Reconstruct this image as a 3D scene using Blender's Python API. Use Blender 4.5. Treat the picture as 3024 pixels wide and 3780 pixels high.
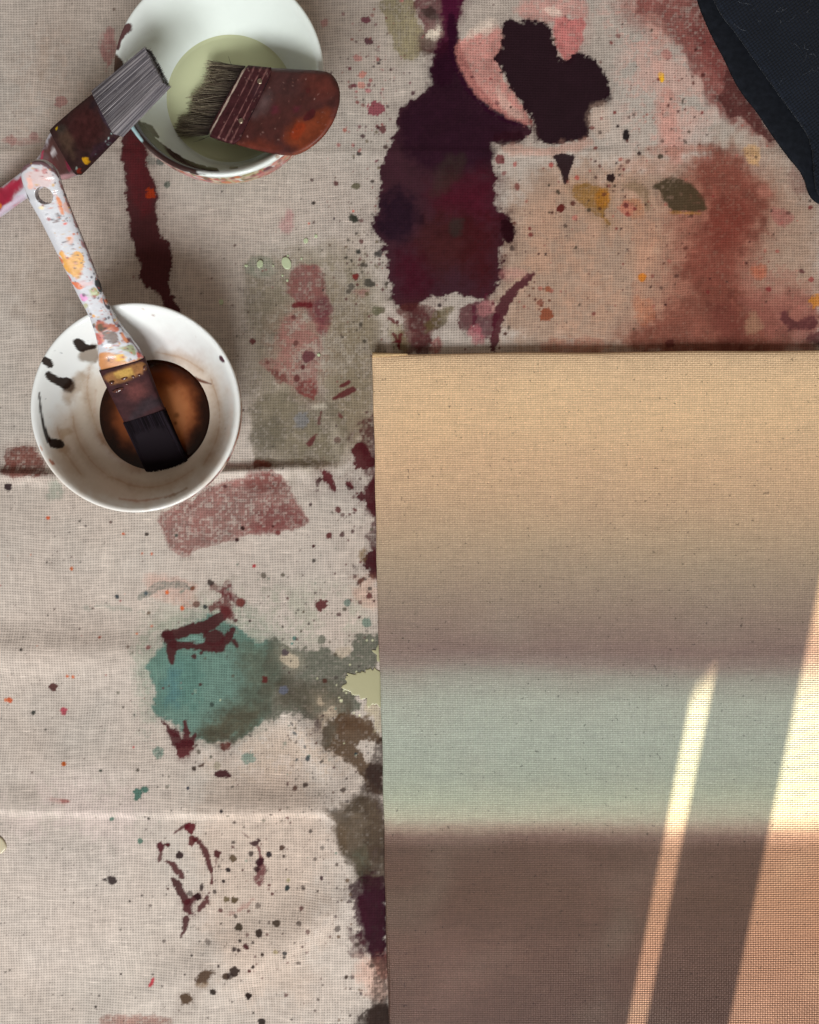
import bpy, bmesh, math, random
import numpy as np
from mathutils import Vector, Matrix

for o in list(bpy.data.objects):
    bpy.data.objects.remove(o)
scene = bpy.context.scene
COL = scene.collection

# ---------------------------------------------------------------- camera, world, lamps, exposure
H = 0.71            # camera height above the cloth (m)
FPX = 3030.0        # focal length in photo pixels (photo 3024 x 3780)
cam_d = bpy.data.cameras.new('camera')
cam = bpy.data.objects.new('camera', cam_d)
COL.objects.link(cam)
cam.location = (0, 0, H)
cam.rotation_euler = (0, 0, 0)
cam_d.sensor_fit = 'HORIZONTAL'
cam_d.sensor_width = 36.0
cam_d.lens = 36.0 * FPX / 3024.0
cam_d.clip_start = 0.02
cam_d.clip_end = 60
scene.camera = cam

world = bpy.data.worlds.new('World')
scene.world = world
world.use_nodes = True
bg = world.node_tree.nodes['Background']
bg.inputs[0].default_value = (1.0, 0.86, 0.73, 1)
bg.inputs[1].default_value = 0.24

def P(px, py, z=0.0):
    k = (H - z) / FPX
    return Vector(((px - 1512.0) * k, (1890.0 - py) * k, z))

def area(name, loc, target, sx, sy, power, color):
    d = bpy.data.lights.new(name, 'AREA')
    d.shape = 'RECTANGLE'; d.size = sx; d.size_y = sy
    d.energy = power; d.color = color
    o = bpy.data.objects.new(name, d); COL.objects.link(o)
    o.location = loc
    dv = Vector(target) - Vector(loc)
    o.rotation_euler = dv.to_track_quat('-Z', 'Y').to_euler()
    return o

# the daylight window: two tall panes behind and below the picture
for sx in (-0.42, 0.42):
    area('window_pane_light', (-0.25 + sx, -2.0, 1.72), (-0.05 + sx * 0.3, 0.0, 0.0), 0.66, 0.95, 46.0, (0.95, 0.985, 1.0))

# low sunlight through the gap of the added blocker: a small, strong, far lamp
SUN_EL = math.radians(16)
SUN_PHI = math.atan(0.203)
AIM = P(2700, 3000, 0.0112)
SUN_L = 7.0
udir = Vector((math.sin(SUN_PHI), math.cos(SUN_PHI), 0))
SUN = AIM - udir * SUN_L * math.cos(SUN_EL) + Vector((0, 0, SUN_L * math.sin(SUN_EL)))
sd_ = bpy.data.lights.new('sunbeam_light', 'SPOT')
sd_.energy = 19500
sd_.color = (1.0, 0.81, 0.56)
sd_.shadow_soft_size = 0.028
sd_.spot_size = math.radians(9.0)
sd_.spot_blend = 0.1
so = bpy.data.objects.new('sunbeam_light', sd_); COL.objects.link(so)
so.location = SUN
so.rotation_euler = (AIM - SUN).to_track_quat('-Z', 'Y').to_euler()

scene.view_settings.view_transform = 'Standard'
scene.view_settings.look = 'None'
scene.view_settings.gamma = 1
scene.view_settings.exposure = 0.0
scene.render.engine = 'CYCLES'
scene.cycles.max_bounces = 6

# ---------------------------------------------------------------- helpers
rng = np.random.default_rng(7)
random.seed(7)

def lin(c):
    c = np.asarray(c, dtype=np.float64) / 255.0
    return np.where(c <= 0.04045, c / 12.92, ((c + 0.055) / 1.055) ** 2.4)

def gain(px, py):
    """approximate daylight on the cloth (1 = white reads as white)"""
    t = np.clip(np.asarray(py, float) / 3780.0, 0, 1)
    return 0.72 + 0.54 * t

def alb(c, px, py):
    return np.clip(lin(c) / gain(px, py), 0.003, 0.85)

_tabs = {}
def vnoise(x, y, seed):
    if seed not in _tabs:
        _tabs[seed] = np.random.default_rng(seed).random((256, 256)).astype(np.float32)
    t = _tabs[seed]
    xi = np.floor(x).astype(np.int64); yi = np.floor(y).astype(np.int64)
    fx = (x - xi).astype(np.float32); fy = (y - yi).astype(np.float32)
    fx = fx * fx * (3 - 2 * fx); fy = fy * fy * (3 - 2 * fy)
    a = t[yi & 255, xi & 255]; b = t[yi & 255, (xi + 1) & 255]
    c = t[(yi + 1) & 255, xi & 255]; d = t[(yi + 1) & 255, (xi + 1) & 255]
    return (a * (1 - fx) + b * fx) * (1 - fy) + (c * (1 - fx) + d * fx) * fy

def fbm(x, y, scale, seed, octs=3):
    s = 0; amp = 1.0; tot = 0
    for o in range(octs):
        s = s + amp * (vnoise(x / scale * 2 ** o, y / scale * 2 ** o, seed + o) - 0.5)
        tot += amp; amp *= 0.55
    return s / tot * 2.0           # about -1..1

def smooth(a, b, x):
    t = np.clip((x - a) / (b - a + 1e-9), 0, 1)
    return t * t * (3 - 2 * t)

def chaikin(pts, n=2, closed=True):
    p = np.asarray(pts, float)
    for _ in range(n):
        if closed:
            q = np.roll(p, -1, 0)
            p = np.stack([p * .75 + q * .25, p * .25 + q * .75], 1).reshape(-1, 2)
        else:
            a, b = p[:-1], p[1:]
            m = np.stack([a * .75 + b * .25, a * .25 + b * .75], 1).reshape(-1, 2)
            p = np.vstack([p[:1], m, p[-1:]])
    return p

class Painter:
    """paints stains into a colour-per-vertex field; coordinates are photo pixels on the surface"""
    def __init__(s, X, Y, base, xs=None, ys=None, cell=(10.0, 9.8)):
        s.X, s.Y, s.xs, s.ys = X, Y, xs, ys
        s.c = np.empty(X.shape + (3,), np.float32); s.c[...] = base
        s.n8 = fbm(X, Y, 9, 11, 2); s.n25 = fbm(X, Y, 30, 21, 3)
        s.n80 = fbm(X, Y, 95, 31, 3); s.n300 = fbm(X, Y, 330, 41, 3)
        t = np.random.default_rng(5).random((512, 512)).astype(np.float32)
        wx = X + 9 * s.n80; wy = Y + 9 * fbm(X, Y, 140, 51, 2)
        s.cell = t[np.floor(wy / cell[1]).astype(int) & 511, np.floor(wx / cell[0]).astype(int) & 511] * 2 - 1
    def sl(s, x0, y0, x1, y1):
        if s.xs is None:
            return np.nonzero((s.X > x0) & (s.X < x1) & (s.Y > y0) & (s.Y < y1))
        i0, i1 = np.searchsorted(s.xs, [x0, x1]); j0, j1 = np.searchsorted(s.ys, [y0, y1])
        return (slice(j0, j1), slice(i0, i1))
    def put(s, k, a, col, var=0.12, vscale=None):
        col = np.asarray(col, np.float32)
        v = 1 + var * (0.6 * s.n80[k] + 0.5 * s.n25[k] + 0.35 * s.n8[k])
        a = np.clip(a, 0, 1)[..., None]
        s.c[k] = s.c[k] * (1 - a) + np.clip(col * v[..., None], 0, 1) * a
    def edge(s, k, rag):
        return rag * (2.0 if s.woven and rag >= 6 else 1.0) * (0.75 * s.n25[k] + 0.55 * s.n80[k]) + min(rag, 9.0) * (0.55 * s.n8[k] + 0.55 * s.cell[k])
    def drymask(s, k, dry):
        if dry <= 0: return 1.0
        v = 0.62 * s.cell[k] + 0.40 * s.n8[k] + 0.26 * s.n25[k] + 0.2 * s.n80[k]
        return 0.40 + 0.60 * smooth(-0.55, 0.55, v + (1 - 2 * dry) * 0.8)
    def poly(s, pts, col, a=0.9, rag=12, soft=4, dry=0.0, var=0.2, T=None, sm=1, rim=0.0):
        pts = [T(*p) for p in pts] if T else pts
        p = chaikin(pts, sm)
        if s.woven and .6 < a < .93: var = max(var, .40)
        m = rag * 2.6 + soft + 50
        k = s.sl(p[:, 0].min() - m, p[:, 1].min() - m, p[:, 0].max() + m, p[:, 1].max() + m)
        X, Y = s.X[k].astype(np.float32), s.Y[k].astype(np.float32)
        if X.size == 0: return
        d = np.full(X.shape, 1e12, np.float32); ins = np.zeros(X.shape, bool)
        q = np.roll(p, -1, 0)
        for (ax, ay), (bx, by) in zip(p, q):
            ex, ey = bx - ax, by - ay
            L = ex * ex + ey * ey + 1e-9
            t = np.clip(((X - ax) * ex + (Y - ay) * ey) / L, 0, 1)
            d = np.minimum(d, (X - ax - t * ex) ** 2 + (Y - ay - t * ey) ** 2)
            if ay != by:
                ins ^= ((ay > Y) != (by > Y)) & (X < (bx - ax) * (Y - ay) / (by - ay) + ax)
        d = np.sqrt(d); d = np.where(ins, -d, d) + s.edge(k, rag)
        al = a * smooth(soft, -soft, d) * s.drymask(k, dry) * (1 - .12 * np.maximum(s.cell[k], 0) * s.woven * (a < .93))
        if s.woven and rag >= 6:          # loose threads that drank paint just beyond the edge
            fr = smooth(26, 0, d) * smooth(.25, .75, .75 * s.cell[k] + .6 * s.n8[k] - .35 + .5 * smooth(18, 0, d))
            al = np.maximum(al, a * .75 * fr)
            if a > .84: al = np.maximum(al, .16 * smooth(46, 0, d + 14 * s.n25[k]))
        cx, cy = p.mean(0)
        c = alb(col, cx, cy) if s.rel else np.asarray(lin(col))
        s.put(k, al, c, var)
        if rim > 0:
            r = rim * smooth(-14, -2, d) * smooth(soft, -soft, d)
            s.put(k, r, np.asarray(c) * 0.55, var)
    rel = True
    woven = 1.0
    def wash(s, pts, col, a=.4, soft=60, T=None, bias=0.0):
        """cloudy thin wash"""
        pts = np.array([T(*p) for p in pts] if T else pts, float)
        p = chaikin(pts, 2)
        m = soft + 20
        k = s.sl(p[:, 0].min() - m, p[:, 1].min() - m, p[:, 0].max() + m, p[:, 1].max() + m)
        X, Y = s.X[k], s.Y[k]
        d = np.full(X.shape, 1e12); ins = np.zeros(X.shape, bool)
        for (ax, ay), (bx, by) in zip(p, np.roll(p, -1, 0)):
            ex, ey = bx - ax, by - ay
            t = np.clip(((X - ax) * ex + (Y - ay) * ey) / (ex * ex + ey * ey + 1e-9), 0, 1)
            d = np.minimum(d, (X - ax - t * ex) ** 2 + (Y - ay - t * ey) ** 2)
            if ay != by: ins ^= ((ay > Y) != (by > Y)) & (X < (bx - ax) * (Y - ay) / (by - ay) + ax)
        d = np.where(ins, -1, 1) * np.sqrt(d) + 60 * s.n80[k] + 25 * s.n25[k]
        v = 1.3 * s.n80[k] + .8 * s.n25[k] + .5 * s.n300[k] + .35 * s.cell[k] + .3 * s.n8[k] + bias
        c = alb(col, *p.mean(0))
        s.put(k, a * smooth(soft, -soft, d) * smooth(-.45, .5, v), c, .2)
    def line(s, pts, w, col, a=0.9, rag=6, soft=3, dry=0.0, var=0.14, T=None, sc=1.0):
        """tapered stroke; w = list of full widths at the points"""
        pts = [T(*p) for p in pts] if T else pts
        if not hasattr(w, '__len__'): w = [w] * len(pts)
        P3 = np.array([[x, y] for x, y in pts], float); W = np.array(w, float) * sc * (1.55 if s.woven else 1.6)
        q = chaikin(np.column_stack([P3]), 2, False)
        tt = np.linspace(0, 1, len(q)); W = np.interp(tt, np.linspace(0, 1, len(W)), W)
        m = W.max() + rag * 1.6 + soft + 6
        k = s.sl(q[:, 0].min() - m, q[:, 1].min() - m, q[:, 0].max() + m, q[:, 1].max() + m)
        X, Y = s.X[k], s.Y[k]
        if X.size == 0: return
        d = np.full(X.shape, 1e9)
        for i in range(len(q) - 1):
            ax, ay = q[i]; bx, by = q[i + 1]
            ex, ey = bx - ax, by - ay
            t = np.clip(((X - ax) * ex + (Y - ay) * ey) / (ex * ex + ey * ey + 1e-9), 0, 1)
            d = np.minimum(d, np.hypot(X - ax - t * ex, Y - ay - t * ey) - 0.5 * (W[i] * (1 - t) + W[i + 1] * t))
        d = d + s.edge(k, rag)
        cx, cy = q.mean(0)
        c = alb(col, cx, cy) if s.rel else lin(col)
        s.put(k, a * smooth(soft, -soft, d) * s.drymask(k, dry), c, var)
    def dot(s, x, y, r, col, a=0.9, ry=None, ang=0.0, rag=None, soft=2.2, var=0.1, T=None, dry=0.0):
        if T: x, y = T(x, y)
        ry = ry or r
        rag = (0.35 * min(r, ry)) if rag is None else rag
        R = max(r, ry) + rag * 1.6 + soft + 4
        k = s.sl(x - R, y - R, x + R, y + R)
        X, Y = s.X[k] - x, s.Y[k] - y
        if X.size == 0: return
        ca, sa = math.cos(ang), math.sin(ang)
        u, v = (X * ca + Y * sa) / r, (-X * sa + Y * ca) / ry
        d = (np.hypot(u, v) - 1) * min(r, ry) + s.edge(k, rag)
        c = alb(col, x, y) if s.rel else lin(col)
        s.put(k, a * smooth(soft, -soft, d) * s.drymask(k, dry), c, var)
    def splat(s, n, cx, cy, sx, sy, r0, r1, cols, a=(0.6, 0.95), power=2.6, gauss=True):
        for _ in range(n):
            if gauss: x, y = random.gauss(cx, sx), random.gauss(cy, sy)
            else: x, y = random.uniform(cx - sx, cx + sx), random.uniform(cy - sy, cy + sy)
            r = r0 + (r1 - r0) * random.random() ** power
            col = random.choice(cols)
            if s.xs is not None:           # fine spatter disappears on paint that is already dark
                i = min(np.searchsorted(s.xs, x), len(s.xs) - 1); j = min(np.searchsorted(s.ys, y), len(s.ys) - 1)
                if s.c[j, i].mean() < .13: continue
            s.dot(x, y, r, col, random.uniform(*a), r * random.uniform(.7, 1.2), random.uniform(0, 3))

def mesh_from(name, verts, faces, colors=None, smooth_shade=True, mat=None):
    me = bpy.data.meshes.new(name)
    verts = np.asarray(verts, np.float32)
    if isinstance(faces, np.ndarray):
        n = len(faces); w = faces.shape[1]
        me.vertices.add(len(verts)); me.vertices.foreach_set('co', verts.ravel())
        me.loops.add(n * w); me.loops.foreach_set('vertex_index', faces.astype(np.int32).ravel())
        me.polygons.add(n)
        me.polygons.foreach_set('loop_start', np.arange(0, n * w, w, dtype=np.int32))
        me.update(calc_edges=True)
        me.validate()
    else:
        me.from_pydata([tuple(v) for v in verts.tolist()], [], faces)
    if smooth_shade:
        me.polygons.foreach_set('use_smooth', np.ones(len(me.polygons), bool))
    if colors is not None:
        setcol(me, colors)
    if mat: me.materials.append(mat)
    return me

def setcol(me, colors):
    ca = me.color_attributes.new('col', 'FLOAT_COLOR', 'POINT')
    c4 = np.ones((len(me.vertices), 4), np.float32); c4[:, :3] = np.asarray(colors).reshape(-1, 3)
    ca.data.foreach_set('color', c4.ravel())

def link(name, me, parent=None, label=None, cat=None, kind=None, group=None):
    o = bpy.data.objects.new(name, me); COL.objects.link(o)
    if parent: o.parent = parent
    if label: o['label'] = label
    if cat: o['category'] = cat
    if kind: o['kind'] = kind
    if group: o['group'] = group
    return o

def grid_faces(nr, nc, wrap=False):
    """quads of a rows x cols vertex grid (cols may wrap)"""
    j = np.arange(nc if wrap else nc - 1); i = np.arange(nr - 1)
    I, J = np.meshgrid(i, j, indexing='ij')
    J2 = (J + 1) % nc
    return np.stack([I * nc + J, I * nc + J2, (I + 1) * nc + J2, (I + 1) * nc + J], -1).reshape(-1, 4)

# ---------------------------------------------------------------- node helpers
class NT:
    def __init__(s, name):
        s.m = bpy.data.materials.new(name); s.m.use_nodes = True
        s.t = s.m.node_tree; s.b = s.t.nodes['Principled BSDF']
    def n(s, typ, **kw):
        x = s.t.nodes.new(typ)
        for k, v in kw.items(): setattr(x, k, v)
        return x
    def put(s, sock, v):
        if isinstance(v, bpy.types.NodeSocket): s.t.links.new(v, sock)
        else: sock.default_value = v
    def math(s, op, a, b=None, c=None, clamp=False):
        x = s.n('ShaderNodeMath', operation=op); x.use_clamp = clamp
        s.put(x.inputs[0], a)
        if b is not None: s.put(x.inputs[1], b)
        if c is not None: s.put(x.inputs[2], c)
        return x.outputs[0]
    def sstep(s, v, lo, hi, a=0.0, b=1.0):
        x = s.n('ShaderNodeMapRange', interpolation_type='SMOOTHSTEP')
        s.put(x.inputs[0], v); x.inputs[1].default_value = lo; x.inputs[2].default_value = hi
        x.inputs[3].default_value = a; x.inputs[4].default_value = b
        return x.outputs[0]
    def noise(s, vec, scale, detail=2.0, rough=0.5, w=None):
        x = s.n('ShaderNodeTexNoise')
        s.put(x.inputs['Vector'], vec); x.inputs['Scale'].default_value = scale
        x.inputs['Detail'].default_value = detail; x.inputs['Roughness'].default_value = rough
        return x
    def mix(s, f, a, b, typ='MIX'):
        x = s.n('ShaderNodeMix', data_type='RGBA', blend_type=typ)
        s.put(x.inputs[0], f); s.put(x.inputs[6], a); s.put(x.inputs[7], b)
        return x.outputs[2]
    def vec(s, x, y, z):
        c = s.n('ShaderNodeCombineXYZ')
        for i, v in enumerate((x, y, z)): s.put(c.inputs[i], v)
        return c.outputs[0]
    def xyz(s, v):
        c = s.n('ShaderNodeSeparateXYZ'); s.put(c.inputs[0], v); return c.outputs
    def scalecol(s, col, f):
        x = s.n('ShaderNodeVectorMath', operation='SCALE'); s.put(x.inputs[0], col); s.put(x.inputs['Scale'], f)
        return x.outputs[0]
    def vadd(s, a, b, op='ADD'):
        x = s.n('ShaderNodeVectorMath', operation=op); s.put(x.inputs[0], a); s.put(x.inputs[1], b)
        return x.outputs[0]
    def bump(s, h, dist, strength=1.0, normal=None):
        x = s.n('ShaderNodeBump'); s.put(x.inputs['Height'], h)
        x.inputs['Distance'].default_value = dist; x.inputs['Strength'].default_value = strength
        if normal: s.put(x.inputs['Normal'], normal)
        return x.outputs[0]
    def obj(s): return s.n('ShaderNodeTexCoord').outputs['Object']
    def attr(s):
        x = s.n('ShaderNodeAttribute'); x.attribute_name = 'col'; return x.outputs['Color']
    def out(s, **kw):
        for k, v in kw.items(): s.put(s.b.inputs[k.replace('_', ' ')], v)
        return s.m

def weave(n, co, pu, pv, wob, wob2):
    """plain weave: returns height, hole mask, thread brightness variation"""
    d1 = n.noise(co, 9.0, 2.0).outputs['Color']
    d2 = n.noise(co, 85.0, 2.0).outputs['Color']
    off = n.vadd(n.scalecol(n.vadd(d1, (.5, .5, .5), 'SUBTRACT'), wob), n.scalecol(n.vadd(d2, (.5, .5, .5), 'SUBTRACT'), wob2))
    q = n.xyz(n.vadd(co, off))
    u = n.math('DIVIDE', q[0], pu); v = n.math('DIVIDE', q[1], pv)
    iu = n.math('FLOOR', u); iv = n.math('FLOOR', v)
    au = n.math('MULTIPLY', n.math('PINGPONG', u, 0.5), 2.0)
    av = n.math('MULTIPLY', n.math('PINGPONG', v, 0.5), 2.0)
    # each thread has its own thickness, varying along its length
    tu = n.noise(n.vec(n.math('MULTIPLY', iu, 7.31), n.math('MULTIPLY', q[1], 60.0), 0.0), 1.0, 2.0).outputs[0]
    tv = n.noise(n.vec(n.math('MULTIPLY', q[0], 60.0), n.math('MULTIPLY', iv, 5.77), 3.0), 1.0, 1.0).outputs[0]
    su = n.sstep(n.math('ADD', au, n.math('MULTIPLY', n.math('SUBTRACT', tu, .5), .5)), 0.12, 0.75)
    sv = n.sstep(n.math('ADD', av, n.math('MULTIPLY', n.math('SUBTRACT', tv, .5), .5)), 0.12, 0.75)
    chk = n.math('MULTIPLY', n.math('FRACT', n.math('MULTIPLY', n.math('ADD', iu, iv), 0.5)), 2.0)
    ha = n.math('ADD', n.math('MULTIPLY', su, 0.75), n.math('MULTIPLY', sv, 0.25))
    hb = n.math('ADD', n.math('MULTIPLY', sv, 0.75), n.math('MULTIPLY', su, 0.25))
    mixf = n.n('ShaderNodeMix', data_type='FLOAT')
    n.put(mixf.inputs[0], chk); n.put(mixf.inputs[2], ha); n.put(mixf.inputs[3], hb)
    h = mixf.outputs[0]
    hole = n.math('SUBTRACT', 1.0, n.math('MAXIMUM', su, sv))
    return h, hole, n.math('ADD', tu, tv), sv

# ---------------------------------------------------------------- materials
def mat_cloth():
    n = NT('stained_linen')
    co = n.obj()
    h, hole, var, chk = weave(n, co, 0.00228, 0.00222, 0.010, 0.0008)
    f = n.math('ADD', 1.0, n.math('MULTIPLY', n.math('SUBTRACT', var, 1.0), 0.36))
    f = n.math('SUBTRACT', f, n.math('MULTIPLY', hole, 0.33))  # shade in the gaps between threads, put into the colour
    f = n.math('SUBTRACT', f, n.math('MULTIPLY', n.math('SUBTRACT', 1.0, h), 0.10))
    fine = n.noise(co, 1400.0, 2.0).outputs[0]
    f = n.math('ADD', f, n.math('MULTIPLY', n.math('SUBTRACT', fine, .5), 0.20))
    slub = n.noise(n.vec(n.math('MULTIPLY', n.xyz(co)[0], .12), n.xyz(co)[1], 0.0), 420.0, 1.0).outputs[0]
    f = n.math('ADD', f, n.sstep(slub, .66, .80, 0, .30))
    f = n.math('MAXIMUM', f, 0.12)
    lum = n.n('ShaderNodeRGBToBW'); at = n.attr(); n.put(lum.inputs[0], at)
    keep = n.sstep(lum.outputs[0], .0, .22, .35, 1.0)          # thick dark paint fills the weave
    f = n.math('ADD', 0.87, n.math('MULTIPLY', n.math('SUBTRACT', f, 0.87), keep))
    c = n.scalecol(at, n.math('MULTIPLY', f, 1.15))
    n.b.inputs['Specular IOR Level'].default_value = 0.04
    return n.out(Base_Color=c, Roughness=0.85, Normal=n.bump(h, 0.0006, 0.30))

def mat_canvas(t_of_local_y, stops):
    n = NT('painted_canvas')
    co = n.obj()
    h, hole, var, sv_ = weave(n, co, 0.0021, 0.00186, 0.004, 0.0006)
    q = n.xyz(co)
    wob = n.math('MULTIPLY', n.math('SUBTRACT', n.noise(n.vec(n.math('MULTIPLY', q[0], .35), q[1], 0.0), 7.0, 3.0).outputs[0], .5), 0.035)
    wob2 = n.math('MULTIPLY', n.math('SUBTRACT', n.noise(co, 160.0, 2.0).outputs[0], .5), 0.008)
    a, b = t_of_local_y
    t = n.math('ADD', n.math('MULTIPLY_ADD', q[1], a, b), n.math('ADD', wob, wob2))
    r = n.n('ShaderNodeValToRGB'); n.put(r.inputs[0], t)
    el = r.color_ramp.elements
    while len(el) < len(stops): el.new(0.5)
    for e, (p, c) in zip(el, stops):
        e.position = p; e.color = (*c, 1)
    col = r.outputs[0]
    stk = n.noise(n.vec(n.math('MULTIPLY', q[0], .08), q[1], 0.0), 120.0, 3.0).outputs[0]
    col = n.scalecol(col, n.math('MULTIPLY_ADD', n.math('SUBTRACT', stk, .5), .10, 1.0))
    # thin washes: blotches of warm and green in the glaze
    bl = n.noise(co, 14.0, 3.0).outputs[0]
    col = n.mix(n.sstep(bl, .45, .8, 0, .10), col, (0.33, 0.20, 0.16, 1))
    bl2 = n.noise(n.vadd(co, (3.0, 1.0, 0.0)), 11.0, 2.0).outputs[0]
    col = n.mix(n.sstep(bl2, .5, .85, 0, .12), col, (0.34, 0.33, 0.25, 1))
    f = n.math('ADD', 1.14, n.math('MULTIPLY', n.math('SUBTRACT', var, 1.0), 0.20))
    f = n.math('SUBTRACT', f, n.math('MULTIPLY', n.math('SUBTRACT', 1.0, h), 0.20))
    rowgap = n.math('SUBTRACT', 1.0, sv_)
    f = n.math('SUBTRACT', f, n.math('MULTIPLY', rowgap, 0.13))
    fl = n.noise(n.vec(n.math('MULTIPLY', q[0], .6), q[1], 0.0), 1000.0, 1.0).outputs[0]
    f = n.math('ADD', f, n.math('MULTIPLY', n.sstep(fl, .56, .74), n.math('MULTIPLY', sv_, .42)))
    gr = n.noise(co, 1300.0, 1.0).outputs[0]
    f = n.math('ADD', f, n.math('MULTIPLY', n.math('SUBTRACT', gr, .5), .55))
    sp = n.noise(co, 300.0, 1.0).outputs[0]
    f = n.math('SUBTRACT', f, n.math('MULTIPLY', n.sstep(sp, .70, .78), 0.45))
    f = n.math('MAXIMUM', f, 0.2)
    c = n.scalecol(col, f)
    # pearl paint: the dark lower part glints in sunlight
    pearl = n.sstep(t, 0.68, 0.74)
    n.b.inputs['Specular IOR Level'].default_value = 0.15
    met = n.math('MULTIPLY', pearl, 0.28)
    rgh = n.math('MULTIPLY_ADD', pearl, -0.14, 0.62)
    return n.out(Base_Color=c, Roughness=rgh, Metallic=met, Normal=n.bump(h, 0.0007, 0.55))

def mat_attr(name, rough=0.4, spec=0.5, coat=0.0, bump=None, coat_rough=0.05, mott=None):
    n = NT(name)
    co = n.obj()
    c = n.attr()
    n.b.inputs['Specular IOR Level'].default_value = spec
    n.b.inputs['Coat Weight'].default_value = coat
    n.b.inputs['Coat Roughness'].default_value = coat_rough
    if mott:
        c = n.scalecol(c, n.math('MULTIPLY_ADD', n.math('SUBTRACT', n.noise(co, mott[0], 5.0, 0.65).outputs[0], .5), 2 * mott[1], 1.0))
    kw = dict(Base_Color=c, Roughness=rough)
    if bump:
        kw['Normal'] = n.bump(n.noise(co, bump[0], 3.0).outputs[0], bump[1], 1.0)
    return n.out(**kw)

def mat_plain(name, col, rough=0.5, spec=0.5, metal=0.0, nscale=60, namp=0.25, bump=0.0):
    n = NT(name)
    co = n.obj()
    v = n.noise(co, nscale, 3.0).outputs[0]
    c = n.scalecol(tuple(col), n.math('MULTIPLY_ADD', n.math('SUBTRACT', v, .5), 2 * namp, 1.0))
    kw = dict(Base_Color=c, Roughness=rough, Metallic=metal)
    if bump: kw['Normal'] = n.bump(v, bump, 1.0)
    n.b.inputs['Specular IOR Level'].default_value = spec
    return n.out(**kw)

def mat_knit():
    n = NT('black_knit')
    co = n.obj()
    q = n.xyz(co)
    ca, sa = math.cos(.6), math.sin(.6)
    u = n.math('ADD', n.math('MULTIPLY', q[0], ca), n.math('MULTIPLY', q[1], sa))
    v = n.math('SUBTRACT', n.math('MULTIPLY', q[1], ca), n.math('MULTIPLY', q[0], sa))
    w = n.vec(u, v, 0.0)
    h, hole, var, chk = weave(n, w, 0.0028, 0.0024, 0.004, 0.0008)
    f = n.math('SUBTRACT', 1.15, n.math('MULTIPLY', n.math('SUBTRACT', 1.0, h), 0.6))
    f = n.math('ADD', f, n.math('MULTIPLY', n.math('SUBTRACT', n.noise(co, 30.0, 3.0).outputs[0], .5), .7))
    c = n.scalecol((0.0095, 0.0125, 0.0200), f)
    n.b.inputs['Sheen Weight'].default_value = 0.06
    n.b.inputs['Sheen Roughness'].default_value = 0.5
    n.b.inputs['Specular IOR Level'].default_value = 0.15
    return n.out(Base_Color=c, Roughness=0.95, Normal=n.bump(h, 0.0008, 0.8))

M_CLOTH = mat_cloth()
M_CER = mat_attr('glazed_ceramic', 0.09, 0.34, 0.0)
M_LIQ = mat_attr('liquid_paint', 0.05, 0.30, 0.0, None, 0.02)
M_HANDLE = mat_attr('painted_plastic', 0.30, 0.5, 0.2, (220, 0.00012))
M_FERR = mat_attr('paint_crusted_metal', 0.72, 0.10, 0.0, (240, 0.0002), mott=(170, .9))
M_WOOD = mat_attr('stained_wood', 0.5, 0.3, 0.0, (220, 0.0002), mott=(120, .8))
M_HAIR = mat_attr('brush_hair', 0.55, 0.3)
M_WETHAIR = mat_attr('wet_brush_hair', 0.7, 0.05)
M_PUD = mat_plain('cream_paint', lin((166, 161, 127)), 0.3, 0.5, 0, 50, 0.06)
M_DROP = mat_plain('pale_green_paint', lin((185, 196, 160)), 0.15, 0.5, 0, 90, 0.08)
M_KNIT = mat_knit()
M_FELT = mat_plain('black_felt', (0.0085, 0.010, 0.014), 0.95, 0.12, 0, 220, 0.6, 0.0006)
M_LINT = mat_plain('lint', (0.10, 0.105, 0.12), 0.8, 0.2)
M_FLOOR = mat_plain('floor_boards', (0.20, 0.15, 0.11), 0.6, 0.3, 0, 12, 0.3)
M_PAINTW = mat_plain('white_paint', (0.55, 0.53, 0.50), 0.6, 0.3, 0, 12, 0.1)
M_BAR = mat_plain('raw_pine', (0.45, 0.32, 0.19), 0.6, 0.3, 0, 80, 0.2)
M_RIVET = mat_plain('old_brass', (0.32, 0.25, 0.18), 0.35, 0.5, 0.8, 400, 0.4)

# ---------------------------------------------------------------- geometry of the place
BOWL_Z = 0.065
B1 = P(807, 262, BOWL_Z); B2 = P(499, 1504, BOWL_Z)      # rim centres
CAN_TL, CAN_TR = (1372, 1306), (3640, 1285)
CAN_BL = (1450, 4350)

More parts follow.
